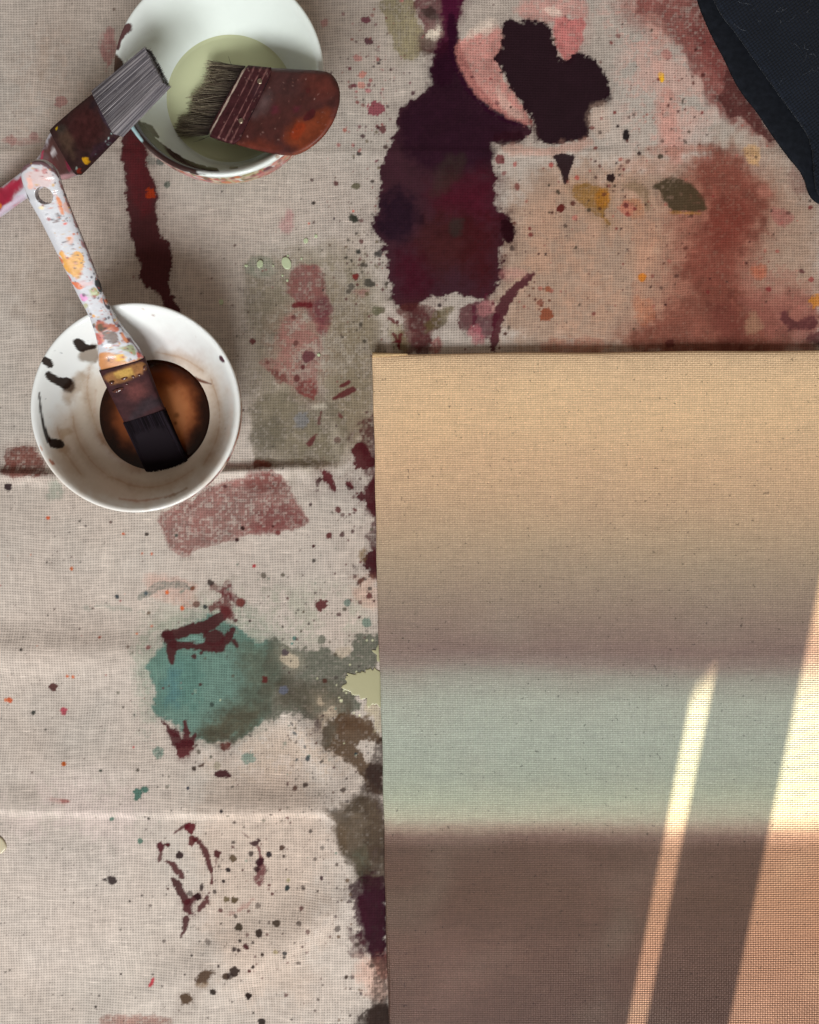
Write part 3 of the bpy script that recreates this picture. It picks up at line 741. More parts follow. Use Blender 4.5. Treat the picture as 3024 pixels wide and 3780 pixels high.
    # top right rusts
    P_([(1000, -20), (1290, -20), (1360, 130), (1420, 260), (1490, 400), (1540, 520), (1480, 500), (1440, 450), (1370, 440), (1320, 390), (1275, 310), (1230, 190), (1160, 110), (1060, 60)], (112, 56, 52), .78, 22, 18, .26, T=R3)
    P_([(1240, 80), (1330, 120), (1400, 280), (1370, 330), (1300, 250)], (96, 42, 40), .55, 16, 20, .25, T=R3)
    P_([(1372, 250), (1410, 290), (1460, 380), (1540, 480), (1560, 530), (1480, 490), (1462, 455), (1420, 436), (1382, 436), (1372, 396), (1345, 362), (1375, 330)], (74, 40, 38), .90, 8, 3.5, .05, T=R3)
    P_([(1130, 330), (1192, 330), (1205, 450), (1222, 560), (1208, 620), (1140, 560), (1125, 440)], (174, 122, 110), .65, 12, 10, .2, T=R3)
    P_([(1090, 540), (1330, 545), (1330, 570), (1100, 575)], (170, 116, 100), .5, 8, 8, .2, T=R3)
    P_([(960, 580), (1060, 600), (1200, 600), (1180, 650), (1000, 640)], (182, 140, 124), .4, 14, 12, .2, T=R3)
    P_([(860, 400), (940, 380), (960, 480), (900, 520)], (190, 160, 142), .4, 14, 14, .2, T=R3)
    D_(1160, 205, 18, (150, 88, 84), .7, T=R3)
    P_([(1085, 30), (1150, 100), (1170, 260), (1110, 320), (1090, 180)], (178, 134, 122), .5, 16, 16, .25, T=R3)
    P_([(1540, 760), (1600, 780), (1640, 810), (1580, 840), (1550, 820)], (146, 84, 80), .65, 9, 6, .1, T=R3)
    P_([(1600, 620), (1690, 600), (1690, 720), (1620, 720)], (118, 80, 74), .55, 14, 16, .2, T=R3)
    P_([(1500, 690), (1545, 690), (1540, 730), (1490, 720)], (160, 104, 90), .6, 10, 6, .2, T=R3)
    P_([(700, 1260), (900, 1240), (960, 1300), (700, 1310)], (158, 92, 72), .55, 14, 12, .3, T=R3)
    # ---- left dots by the plum
    for x, y, r, c in ((50, 80, 18, (92, 34, 52)), (62, 155, 21, (66, 18, 36)), (98, 238, 7, (40, 24, 30)), (80, 250, 5, (40, 24, 30)), (104, 225, 5, (30, 20, 24)), (20, 218, 15, (160, 112, 106)), (38, 280, 14, (170, 112, 100)), (8, 320, 10, (96, 32, 46)),
                       (36, 318, 14, (176, 122, 110)), (90, 402, 28, (122, 44, 60)), (60, 340, 9, (160, 104, 104)), (112, 480, 16, (84, 30, 36)), (92, 468, 7, (84, 30, 36)), (26, 572, 10, (36, 26, 26)), (16, 690, 14, (84, 80, 58)),
                       (75, 670, 8, (40, 28, 24)), (8, 806, 12, (48, 50, 42)), (60, 1045, 20, (70, 66, 58)), (12, 1022, 10, (110, 44, 40)), (20, 930, 8, (54, 54, 48)), (92, 940, 12, (70, 66, 62)), (95, 1150, 22, (96, 92, 72)), (225, 345, 10, (60, 24, 36)), (125, 545, 10, (62, 40, 38))):
        D_(x, y, r, c, .86, T=R3, ry=r * .85)
    p.splat(140, 1380, 300, 75, 240, 2.5, 8, [(96, 40, 52), (60, 30, 36), (150, 96, 92), (120, 70, 66)])
    p.splat(170, 1380, 950, 70, 210, 2.5, 9, [(60, 54, 46), (80, 40, 40), (96, 84, 66)])
    # ---- teal pool
    P_([(590, 560), (680, 480), (800, 400), (1000, 380), (1150, 420), (1250, 560), (1180, 620), (900, 560), (700, 640), (680, 900), (640, 900), (600, 720)], (140, 146, 130), .55, 24, 14, .45, T=R6)
    P_([(636, 665), (680, 610), (730, 590), (745, 540), (800, 500), (870, 470), (940, 430), (985, 470), (1060, 505), (1110, 540), (1180, 560), (1245, 600), (1250, 660), (1222, 740), (1195, 850), (1160, 910), (1090, 955), (1020, 985), (940, 990), (850, 965), (770, 930), (712, 890), (690, 830), (676, 760), (660, 700)], (88, 119, 108), .93, 12, 8, T=R6, var=.14)
    P_([(1040, 560), (1180, 580), (1250, 640), (1190, 850), (1090, 950), (930, 985), (880, 930), (1000, 850), (1080, 740)], (88, 92, 78), .85, 24, 50, T=R6)
    P_([(900, 930), (1060, 870), (1170, 830), (1130, 930), (1020, 985), (920, 990)], (84, 74, 58), .7, 20, 26, T=R6)
    P_([(720, 600), (900, 640), (880, 860), (720, 850)], (74, 114, 106), .45, 26, 40, T=R6)
    P_([(740, 650), (790, 700), (800, 840), (750, 840)], (64, 104, 122), .3, 20, 30, T=R6)
    # grey-green and brown run toward the canvas
    P_([(480, 700), (590, 770), (700, 810), (960, 800), (1060, 880), (1190, 860), (1200, 740), (1290, 670), (1430, 660), (1440, 800), (1420, 1000), (1290, 1020), (1130, 1110), (1160, 1180), (1290, 1280), (1300, 1380), (1060, 1420), (900, 1440), (740, 1390), (560, 1390), (440, 1500), (380, 1300)], (86, 88, 76), .92, 12, 5, .04, T=TE, var=.18)
    P_([(560, 880), (600, 960), (720, 1000), (740, 900), (690, 870), (620, 840)], (188, 172, 150), .85, 9, 5, .1, T=TE)
    P_([(1040, 850), (1180, 790), (1200, 860), (1120, 930)], (178, 162, 142), .8, 10, 5, .25, T=TE)
    P_([(500, 1100), (900, 1100), (1100, 1130), (1280, 1290), (1000, 1420), (700, 1360), (480, 1330)], (78, 68, 54), .6, 22, 40, T=TE)
    P_([(880, 1240), (960, 1260), (950, 1340), (890, 1310)], (172, 154, 132), .85, 9, 4, .2, T=TE)
    P_([(920, 1390), (1010, 1330), (1080, 1360), (1040, 1450), (980, 1440), (960, 1570), (910, 1500)], (178, 160, 140), .85, 9, 4, .15, T=TE)
    P_([(960, 1450), (1060, 1430), (1100, 1360), (1250, 1400), (1390, 1410), (1400, 1540), (1460, 1600), (1440, 1660), (1350, 1620), (1240, 1660), (1290, 1720), (1350, 1830), (1470, 1830), (1470, 2140), (1380, 2100), (1300, 1960), (1200, 1850), (1100, 1780), (1000, 1720), (950, 1660)], (82, 62, 44), .93, 10, 4, .04, T=TE, var=.2)
    P_([(1050, 1420), (1380, 1430), (1380, 1560), (1100, 1600)], (78, 54, 36), .6, 18, 24, T=TE)
    P_([(960, 1450), (1060, 1440), (1020, 1700), (950, 1640)], (90, 84, 72), .6, 14, 14, T=TE)
    P_([(1320, 1820), (1470, 1830), (1470, 2080), (1340, 1980)], (52, 42, 38), .85, 12, 10, T=TE)
    P_([(1310, 1290), (1450, 1300), (1460, 1580), (1390, 1530), (1390, 1420), (1310, 1390)], (172, 158, 132), .75, 9, 4, .25, T=TE)
    P_([(860, 1470), (920, 1440), (930, 1540), (880, 1560)], (66, 46, 46), .85, 8, 5, .15, T=TE)
    P_([(100, 950), (180, 960), (250, 890), (400, 870), (405, 1210), (330, 1150), (325, 1360), (275, 1330), (235, 1230), (200, 1200), (145, 1110), (130, 1030)], (86, 74, 60), .88, 10, 5, .08, T=ST, var=.2)
    P_([(90, 930), (180, 930), (200, 1010), (130, 1020)], (84, 86, 88), .55, 10, 10, .25, T=ST)
    P_([(150, 1040), (210, 1060), (200, 1210), (150, 1120)], (112, 88, 62), .6, 10, 8, .2, T=ST)
    P_([(220, 1190), (330, 1150), (325, 1350), (285, 1370), (260, 1290)], (98, 102, 86), .85, 9, 8, T=ST)
    P_([(325, 1155), (400, 1160), (400, 1240), (350, 1260), (325, 1220)], (72, 48, 50), .8, 8, 6, T=ST)
    P_([(300, 1350), (360, 1320), (390, 1350), (380, 1400), (420, 1380), (425, 1720), (370, 1735), (320, 1745), (310, 1660), (275, 1600), (262, 1500), (245, 1410), (290, 1420)], (46, 18, 32), .95, 9, 3, T=ST, var=.25)
    P_([(255, 1410), (310, 1420), (330, 1650), (280, 1600)], (74, 26, 34), .7, 10, 8, .35, T=ST)
    P_([(330, 1760), (420, 1710), (425, 1900), (385, 1880), (365, 1840), (350, 1800)], (138, 62, 58), .9, 8, 4, .1, T=ST)
    P_([(260, 1740), (420, 1800), (425, 2030), (300, 1960), (230, 1850)], (206, 158, 138), .55, 16, 24, T=ST)
    P_([(280, 1570), (300, 1680), (280, 1760), (255, 1700)], (80, 46, 50), .7, 7, 4, .3, T=ST)
    P_([(315, 2080), (360, 2050), (430, 2025), (430, 2200), (330, 2200), (310, 2130)], (56, 43, 38), .95, 9, 3, T=ST)
    P_([(390, 1230), (410, 1240), (410, 1390), (385, 1390)], (196, 180, 160), .7, 8, 4, .2, T=ST)
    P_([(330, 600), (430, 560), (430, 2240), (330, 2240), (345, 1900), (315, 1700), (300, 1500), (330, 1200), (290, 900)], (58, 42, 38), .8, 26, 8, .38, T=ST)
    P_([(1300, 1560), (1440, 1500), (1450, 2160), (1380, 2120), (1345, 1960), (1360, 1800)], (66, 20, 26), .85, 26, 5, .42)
    P_([(60, 960), (180, 900), (420, 880), (420, 1400), (300, 1380), (230, 1280), (180, 1190), (120, 1080)], (84, 70, 56), .75, 20, 12, .12, T=ST)
    P_([(215, 1390), (300, 1330), (430, 1320), (430, 1760), (310, 1770), (250, 1660), (225, 1520)], (52, 20, 32), .9, 18, 5, .10, T=ST)
    P_([(200, 1640), (300, 1640), (300, 1820), (240, 1800)], (70, 34, 40), .7, 18, 5, .45, T=ST)
    P_([(270, 2080), (430, 2010), (430, 2220), (260, 2220)], (56, 43, 38), .9, 18, 4, .1, T=ST)
    p.splat(70, 1300, 3300, 45, 230, 2, 10, [(52, 20, 32), (60, 44, 38), (84, 40, 40)])
    p.splat(60, 1330, 2000, 60, 260, 2, 12, [(72, 20, 26), (60, 22, 26), (90, 40, 40)])
    # tiny cream flecks round the puddle
    for x, y, r in ((1330, 746, 5), (1380, 745, 5), (1180, 1048, 5), (1237, 1025, 5), (1180, 962, 4), (1062, 1140, 3), (1085, 1250, 5), (1105, 1278, 9), (1215, 1385, 5), (1265, 1408, 6), (1232, 1755, 3), (1130, 1652, 3), (892, 1083, 4), (1130, 1190, 5), (1150, 1210, 4), (40, 1273, 4)):
        D_(x, y, r / 2.395 + 1.5, (206, 204, 168), .9, T=TE)
    # maroon calligraphic strokes on the teal
    mc = (70, 32, 34)
    L_([(742, 520), (760, 560), (758, 600), (760, 645)], [26, 30, 24, 14], mc, .95, 4, T=R6, sc=.84)
    L_([(725, 528), (790, 520), (850, 498), (910, 490), (960, 458), (1000, 420)], [14, 28, 32, 34, 30, 24], mc, .95, 5, T=R6, sc=.84)
    L_([(770, 568), (830, 572), (900, 572), (960, 585), (1000, 545), (1030, 500)], [24, 22, 24, 30, 22, 6], mc, .95, 5, T=R6, sc=.84)
    P_([(900, 520), (960, 500), (1000, 540), (985, 575), (930, 575), (905, 550)], mc, .95, 6, 2.5, T=R6)
    L_([(1005, 430), (990, 380), (1000, 340), (1005, 305)], [30, 34, 22, 16], (96, 44, 46), .85, 8, dry=.25, T=R6, sc=.84)
    L_([(930, 310), (970, 330), (1010, 350), (1060, 382)], [12, 18, 14, 26], (96, 44, 46), .85, 7, dry=.25, T=R6, sc=.84)
    L_([(935, 405), (960, 390), (1000, 420), (1028, 450)], [24, 20, 14, 10], (92, 42, 42), .85, 7, dry=.25, T=R6, sc=.84)
    L_([(1032, 552), (1046, 575)], [10, 8], mc, .9, 2, T=R6)
    L_([(818, 548), (860, 535), (905, 552), (860, 560)], [6, 14, 10, 6], (112, 140, 130), .8, 3, T=R6, sc=.84)
    D_(860, 617, 9, mc, .9, T=R6); D_(888, 603, 6, mc, .9, T=R6); D_(945, 588, 8, mc, .9, T=R6)
    P_([(630, 270), (700, 250), (860, 290), (860, 400), (760, 400), (660, 350)], (190, 146, 130), .5, 16, 16, .2, T=R6)
    L_([(618, 366), (650, 345), (700, 310), (770, 300), (840, 320)], [8, 14, 20, 20, 14], (112, 116, 108), .75, 8, dry=.3, T=R6)
    L_([(380, 405), (480, 400), (650, 430), (760, 450)], [10, 12, 10, 10], (150, 150, 138), .55, 10, dry=.35, T=R6)
    L_([(1045, 270), (860, 360)], [8, 16], (150, 140, 126), .4, 10, dry=.35, T=R6)
    for x, y, r, c in ((927, 298, 12, (52, 42, 38)), (906, 402, 9, (40, 44, 46)), (850, 322, 9, (110, 62, 42)), (868, 392, 11, (112, 84, 74)), (1062, 382, 14, (110, 58, 52)), (517, 358, 8, (40, 54, 62)), (803, 410, 9, (196, 84, 30)), (738, 340, 7, (200, 96, 44)),
                       (645, 344, 6, (70, 84, 90)), (655, 430, 7, (110, 92, 78)), (108, 588, 6, (40, 30, 28)), (240, 752, 15, (72, 26, 26)), (46, 814, 10, (190, 82, 38)), (28, 812, 6, (200, 110, 70)), (320, 236, 7, (180, 90, 40)), (217, 14, 7, (196, 84, 40)),
                       (671, 172, 5, (190, 90, 50)), (547, 84, 5, (190, 90, 50)), (604, 520, 5, (200, 110, 70)), (445, 536, 5, (150, 80, 60)), (302, 706, 5, (196, 100, 60)), (327, 709, 5, (196, 100, 60)), (290, 1088, 8, (190, 96, 40)), (150, 866, 8, (34, 40, 36)),
                       (204, 942, 5, (34, 34, 34)), (545, 843, 5, (60, 50, 44)), (1410, 396, 20, (84, 22, 28)), (1118, 224, 8, (160, 50, 56)), (1070, 58, 8, (44, 26, 24)), (1200, 52, 6, (60, 26, 26)), (1042, 110, 7, (50, 26, 26)), (1380, 138, 6, (60, 26, 26)),
                       (650, 85, 6, (50, 40, 36)), (355, 28, 4, (50, 40, 36)), (1160, 266, 10, (110, 100, 90)), (1255, 604, 13, (82, 70, 74)), (1168, 718, 12, (84, 34, 32)), (1428, 726, 9, (76, 46, 38)), (1245, 766, 16, (98, 100, 112)), (935, 830, 8, (60, 72, 66)),
                       (660, 580, 8, (128, 82, 78)), (1610, 470, 20, (110, 124, 112)), (1526, 384, 12, (112, 124, 114)), (1412, 548, 16, (110, 108, 96)), (1296, 540, 8, (76, 112, 106)), (1285, 565, 6, (72, 116, 108)), (1102, 464, 5, (40, 20, 22)), (1244, 490, 5, (40, 24, 20)),
                       (1335, 425, 5, (80, 66, 50)), (884, 744, 7, (70, 48, 44)), (720, 760, 4, (90, 60, 60)), (356, 500, 4, (70, 50, 50)), (570, 575, 6, (126, 110, 100)), (592, 1018, 4, (190, 80, 80))):
        D_(x, y, r / 1.1897 * 1.2, c, .92, T=R6)
    P_([(268, 850), (298, 845), (294, 870), (272, 880)], (176, 60, 80), .9, 4, 2.5, T=R6)
    P_([(240, 840), (268, 1000), (300, 1000), (270, 850)], (190, 150, 150), .0, 4, 2.5, T=R6)
    # lower splash below teal
    P_([(785, 1000), (840, 985), (850, 1010), (825, 1055), (800, 1070), (792, 1040)], (86, 24, 30), .95, 8, 2.5, T=R6)
    P_([(745, 940), (785, 935), (788, 965), (755, 968)], (74, 30, 34), .92, 8, 2.5, T=R6)
    L_([(815, 900), (825, 940), (822, 990)], [8, 16, 22], (78, 30, 34), .92, 5, T=R6, sc=.84)
    L_([(722, 905), (750, 935), (770, 985), (800, 1000)], [8, 20, 24, 22], (74, 30, 34), .92, 6, T=R6, sc=.84)
    L_([(862, 962), (840, 1000)], [6, 18], (74, 30, 34), .9, 4, T=R6, sc=.84)
    P_([(970, 1000), (1015, 995), (1010, 1020), (985, 1030)], (86, 36, 30), .92, 6, 2.5, T=R6)
    P_([(946, 1130), (965, 1115), (1000, 1118), (1022, 1135), (1015, 1148), (985, 1140), (955, 1142)], (64, 18, 28), .95, 5, 2.5, T=R6)
    P_([(875, 1095), (905, 1080), (905, 1100), (880, 1108)], (60, 38, 28), .92, 5, 2.5, T=R6)
    D_(860, 1108, 8, (50, 34, 26), .92, T=R6)
    D_(700, 1042, 19, (104, 128, 116), .8, T=R6, dry=.1); D_(1100, 1065, 22, (108, 130, 118), .8, T=R6, dry=.1); D_(960, 1095, 14, (140, 130, 106), .6, T=R6)
    # ---- lower left drawing of drips
    r = (78, 28, 32)
    L_([(1115, 552), (1165, 518), (1200, 505)], [4, 12, 24], r, .9, 3, T=LB, sc=.58)
    P_([(1170, 520), (1205, 487), (1245, 488), (1253, 520), (1240, 545), (1225, 560), (1200, 540)], (90, 24, 34), .96, 4, 2.5, T=LB)
    P_([(1215, 560), (1240, 565), (1270, 595), (1250, 615), (1228, 645), (1205, 620)], (88, 34, 36), .94, 4, 2.5, T=LB)
    L_([(1255, 590), (1300, 640), (1325, 700), (1345, 770), (1357, 820), (1352, 870)], [22, 22, 24, 22, 12, 8], r, .93, 5, T=LB, sc=.58)
    L_([(1340, 930), (1320, 980), (1275, 1040)], [8, 20, 22], r, .9, 6, T=LB, sc=.58)
    P_([(1008, 620), (1030, 600), (1052, 612), (1060, 640), (1035, 680), (1012, 660)], (76, 22, 32), .96, 4, 2.5, T=LB)
    D_(1078, 623, 9, (60, 24, 30), .95, T=LB); L_([(1032, 680), (1022, 728)], [16, 8], r, .85, 4, T=LB, sc=.58); L_([(1055, 625), (1080, 622)], [10, 10], r, .9, 3, T=LB, sc=.6)
    L_([(1062, 718), (1110, 745), (1140, 790), (1175, 830)], [10, 22, 28, 12], r, .92, 6, T=LB, sc=.58)
    L_([(1108, 842), (1140, 880), (1165, 940), (1190, 980)], [12, 34, 34, 40], (66, 28, 30), .94, 5, T=LB, sc=.58)
    P_([(1180, 960), (1220, 970), (1260, 935), (1288, 950), (1270, 975), (1230, 1000), (1225, 1050), (1262, 1078), (1215, 1075), (1170, 1050), (1165, 1020)], (74, 26, 32), .95, 6, 2.5, T=LB)
    D_(1268, 955, 13, (48, 24, 26), .95, T=LB); D_(1293, 893, 8, (46, 30, 30), .92, 12, .3, T=LB)
    L_([(1190, 1095), (1185, 1150), (1158, 1218)], [26, 22, 5], (70, 28, 32), .93, 4, T=LB, sc=.58)
    D_(1150, 690, 13, (46, 28, 30), .96, T=LB); D_(1386, 684, 13, (74, 26, 30), .95, T=LB); D_(1488, 710, 14, (84, 66, 46), .92, T=LB)
    L_([(1388, 705), (1380, 740), (1372, 780)], [10, 8, 5], r, .7, 5, dry=.3, T=LB, sc=.58)
    for x, y, rr, c in ((1457, 787, 9, (38, 28, 32)), (1430, 858, 8, (40, 26, 28)), (1078, 903, 5, (80, 40, 36)), (835, 981, 4, (40, 24, 26)), (485, 987, 3, (50, 40, 40)), (1550, 788, 5, (80, 40, 40)), (1715, 690, 12, (60, 40, 42)), (1500, 980, 16, (98, 80, 56)), (1450, 970, 12, (130, 112, 84)),
                        (1524, 1140, 14, (74, 60, 44)), (1660, 1172, 15, (58, 40, 32)), (1540, 1218, 7, (50, 38, 34)), (1578, 1252, 11, (84, 28, 34)), (1532, 1272, 8, (54, 30, 30)), (1622, 1226, 5, (50, 34, 30)), (1683, 1298, 7, (50, 36, 34)), (1622, 1378, 8, (50, 36, 32)), (1600, 1405, 7, (92, 36, 36)),
                        (1508, 1410, 19, (58, 40, 34)), (1452, 1444, 14, (76, 54, 40)), (1366, 1547, 11, (46, 34, 28)), (1588, 1583, 13, (46, 36, 30)), (1670, 1750, 15, (46, 34, 30)), (1620, 1690, 4, (46, 34, 30)), (1190, 1434, 4, (40, 30, 30)), (775, 1450, 4, (40, 30, 30)), (80, 1415, 4, (50, 40, 40)), (615, 1658, 4, (40, 30, 30)),
                        (1230, 1322, 4, (40, 30, 30)), (1414, 1124, 4, (50, 40, 36)), (1430, 392, 7, (46, 40, 48)), (1210, 258, 6, (40, 50, 70)), (1110, 396, 4, (60, 56, 50)), (890, 290, 22, (86, 128, 114)), (935, 268, 14, (84, 126, 112)), (722, 460, 12, (110, 140, 124)), (900, 602, 12, (110, 140, 124)), (656, 152, 6, (70, 76, 66)), (890, 148, 6, (100, 90, 80)),
                        (957, 458, 7, (60, 54, 48)), (425, 112, 8, (196, 96, 40))):
        D_(x, y, rr / 1.725 * 1.6, tuple(v * .85 for v in c), .95, T=LB)
    P_([(655, 845), (690, 832), (700, 822), (745, 822), (756, 855), (735, 880), (705, 872), (690, 855)], (52, 40, 40), .95, 4, 2.5, T=LB)
    L_([(690, 828), (700, 870)], [5, 5], (190, 180, 170), .85, 1, T=LB, sc=.58); D_(628, 880, 5 / 1.7, (60, 50, 50), .9, T=LB)
    P_([(1258, 1460), (1290, 1420), (1330, 1405), (1380, 1405), (1390, 1425), (1350, 1440), (1335, 1480), (1300, 1500), (1265, 1490)], (76, 54, 38), .94, 6, 2.5, T=LB)
    P_([(1260, 1490), (1340, 1490), (1320, 1520), (1270, 1515)], (140, 116, 92), .7, 6, 4, .3, T=LB)
    P_([(1160, 1575), (1200, 1558), (1245, 1590), (1220, 1620), (1175, 1640), (1160, 1610)], (78, 56, 38), .94, 6, 2.5, T=LB)
    L_([(985, 1475), (975, 1500), (962, 1520)], [14, 16, 6], (190, 50, 66), .92, 2.5, T=LB, sc=.58)
    P_([(650, 1720), (760, 1695), (1080, 1715), (1110, 1790), (660, 1800)], (146, 100, 88), .75, 9, 6, .25, T=LB)
    P_([(300, 320), (420, 330), (470, 335), (470, 355), (400, 355), (340, 345)], (176, 130, 122), .55, 7, 5, .3, T=LB)
    D_(435, 342, 20, (150, 82, 76), .7, 8, .05, T=LB)
    L_([(1530, 530), (1590, 580)], [4, 8], r, .7, 2.5, T=LB, sc=.58)
    P_([(1590, 605), (1625, 600), (1650, 580), (1668, 595), (1645, 625), (1620, 645), (1595, 630)], (56, 30, 34), .94, 5, 2.5, T=LB)
    L_([(1640, 640), (1665, 700), (1670, 760), (1660, 830), (1650, 890)], [16, 26, 40, 34, 10], (98, 36, 44), .85, 8, dry=.15, T=LB, sc=.58)
    D_(1660, 732, 20, (54, 24, 30), .95, T=LB); D_(1638, 782, 12, (54, 28, 30), .9, T=LB)
    L_([(1625, 955), (1580, 1010), (1510, 1050), (1440, 1080)], [14, 26, 18, 8], (168, 128, 118), .65, 9, dry=.3, T=LB, sc=.58)
    D_(1263, 502, 10, (34, 50, 52), .95, T=R7); D_(1268, 470, 8, (150, 140, 96), .7, T=R7); D_(1241, 327, 11, (74, 50, 40), .92, T=R7); D_(1249, 365, 6, (54, 36, 30), .92, T=R7); D_(1182, 356, 8, (54, 50, 52), .92, T=R7)
    D_(1220, 645, 13, (64, 50, 38), .93, T=R7); D_(1258, 770, 8, (50, 50, 52), .9, T=R7); D_(1218, 762, 8, (150, 132, 88), .7, T=R7); D_(1256, 790, 5, (46, 40, 40), .9, T=R7); D_(1160, 775, 6, (60, 44, 36), .9, T=R7); D_(1095, 970, 12, (46, 34, 30), .93, T=R7)
    # ---- speckle everywhere
    dark = [(44, 34, 34), (60, 40, 38), (54, 48, 44), (70, 40, 36)]
    p.splat(700, 1512, 1890, 1512, 1890, 1.6, 4.5, dark, (.45, .9), 3, gauss=False)
    p.splat(520, 720, 2600, 720, 1180, 1.6, 4.2, dark, (.4, .85), 3, gauss=False)
    p.splat(190, 1150, 2450, 230, 330, 2, 9, [(60, 54, 50), (84, 76, 64), (110, 120, 108), (70, 30, 32)])
    p.splat(80, 1230, 2790, 120, 130, 2, 9, [(40, 56, 62), (50, 44, 40), (44, 34, 34), (90, 60, 50)])
    p.splat(110, 1000, 3350, 190, 200, 2, 12, [(60, 44, 38), (50, 36, 34), (84, 40, 40)])
    p.splat(60, 1330, 3350, 50, 300, 2, 7, [(60, 44, 38), (50, 36, 34), (104, 80, 60)])
    p.splat(420, 2300, 800, 480, 360, 1.8, 8, [(110, 50, 46), (60, 34, 32), (150, 86, 74), (84, 44, 38), (60, 50, 40)])
    p.splat(260, 2650, 600, 240, 380, 1.8, 8, [(110, 40, 40), (70, 36, 34), (56, 40, 36), (150, 90, 80)])
    p.splat(110, 950, 1000, 300, 350, 1.5, 5, [(90, 60, 56), (60, 50, 44), (120, 70, 66)])
    p.splat(40, 420, 2350, 330, 330, 1.5, 5, [(196, 90, 44), (70, 50, 46), (60, 66, 60), (150, 60, 60)])
    p.splat(120, 1750, 650, 200, 380, 1.8, 9, [(60, 20, 30), (90, 36, 44), (120, 60, 58), (44, 30, 32)])
    p.splat(50, 900, 2850, 250, 200, 1.5, 8, [(120, 140, 126), (60, 60, 54), (100, 96, 84)])

def build_cloth():
    step = 4.0
    xs = np.arange(-60, 3090, step); ys = np.arange(-60, 3850, step)
    ext = lambda a, b, n: a + (b - a) * (np.linspace(0, 1, n + 1)[1:] ** 1.6)
    xs = np.concatenate([ext(xs[0], -2300, 40)[::-1], xs, ext(xs[-1], 5300, 40)])
    ys = np.concatenate([ext(ys[0], -2000, 40)[::-1], ys, ext(ys[-1], 5600, 40)])
    X, Y = np.meshgrid(xs, ys)
    base = np.array([0.470, 0.402, 0.350])
    p = Painter(X, Y, base, xs, ys)
    # raw cloth: faint blotches of age and old washes
    v = 1 + .06 * p.n300 + .05 * p.n80 + .03 * p.n25
    p.c *= v[..., None].astype(np.float32)
    tint = fbm(X, Y, 260, 91, 3)[..., None]
    p.c *= (1 + tint * np.array([.03, -.015, -.035])).astype(np.float32)
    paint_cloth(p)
    Z = cloth_height(X, Y)
    k = H / FPX
    V = np.stack([(X - 1512) * k, (1890 - Y) * k, Z], -1).reshape(-1, 3)
    f = grid_faces(len(ys), len(xs))[:, ::-1]
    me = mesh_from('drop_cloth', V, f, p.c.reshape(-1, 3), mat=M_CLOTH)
    return link('drop_cloth', me, label='beige woven drop cloth covered in plum, teal, rust and olive paint stains', cat='drop cloth')
cloth = build_cloth()

def cz(px, py):
    return float(cloth_height(np.array([[float(px)]]), np.array([[float(py)]]))[0, 0])

def puddle(name, pts, h, mat, rag, parent, n=7, sm=2):
    """flat paint puddle with a rounded edge lying on the cloth"""
    p = chaikin(pts, sm)
    if rag:
        q = []
        for i in range(len(p)):                       # densify, then roughen
            a, b = p[i], p[(i + 1) % len(p)]
            m = max(1, int(np.hypot(*(b - a)) / 4))
            for j in range(m): q.append(a + (b - a) * j / m)
        p = np.array(q)
        c = p.mean(0); d = p - c; r = np.hypot(d[:, 0], d[:, 1])[:, None]
        nn = fbm(p[:, 0], p[:, 1], 16, 61, 2)[:, None]
        p = p + d / (r + 1e-6) * nn * rag
    c = p.mean(0)
    V = []; rows = 0
    for s, zz in ((1.0, -.0006), (1.0, .35), (0.985, .75), (.955, .95), (.9, 1.0), (.6, 1.0), (.25, 1.0)):
        for x, y in p:
            xx, yy = c + (np.array([x, y]) - c) * s
            zb = cz(xx, yy)
            V.append(P(xx, yy, 0)[:2] + (zb + (h * zz if zz > 0 else zz),))
        rows += 1
    V = [tuple(v) for v in V]
    nn = len(p)
    f = [tuple(int(i) for i in q) for q in grid_faces(rows, nn, True)]
    f.append(tuple(range((rows - 1) * nn, rows * nn)))
    me = mesh_from(name, V, f, mat=mat)
    bm = bmesh.new(); bm.from_mesh(me); bmesh.ops.recalc_face_normals(bm, faces=bm.faces); bm.to_mesh(me); bm.free()
    return link(name, me, parent)

pud = puddle('paint_puddle', [TE(*q) for q in ((1118, 1120), (1140, 1065), (1200, 1045), (1260, 1030), (1330, 1000), (1420, 985), (1560, 960), (1620, 1150), (1560, 1330), (1440, 1310), (1330, 1300), (1270, 1260), (1200, 1210), (1150, 1180))], 0.0007, M_PUD, 26, cloth)
puddle('paint_puddle', [TE(*q) for q in ((1375, 842), (1410, 812), (1440, 790), (1520, 800), (1520, 1000), (1440, 960), (1425, 880))], 0.0007, M_PUD, 16, cloth)
puddle('paint_puddle', [LB(*q) for q in ((-140, 560), (-20, 560), (30, 575), (62, 625), (45, 665), (0, 690), (-140, 700))], 0.0014, mat_plain('beige_paint', lin((190, 178, 150)), .3), 2, cloth)
for x, y, rx, ry, a in ((403, 428, 18, 24, .3), (553, 422, 27, 36, -.4), (662, 295, 13, 15, .5), (720, 268, 9, 10, 0), (325, 437, 11, 7, 0), (182, 642, 14, 16, 0), (735, 942, 9, 9, 0), (530, 492, 6, 6, 0), (557, 520, 7, 7, 0), (562, 380, 6, 6, 0), (478, 437, 5, 5, 0), (638, 396, 6, 6, 0)):
    x, y = R8(x, y); rx /= 1.54; ry /= 1.54
    pts = [(x + rx * math.cos(t) * math.cos(a) - ry * math.sin(t) * math.sin(a), y + rx * math.cos(t) * math.sin(a) + ry * math.sin(t) * math.cos(a)) for t in np.linspace(0, 2 * math.pi, 12, endpoint=False)]
    puddle('paint_drop', pts, 0.0016 if rx > 10 else .0008, M_DROP, 1.0, cloth, sm=1)

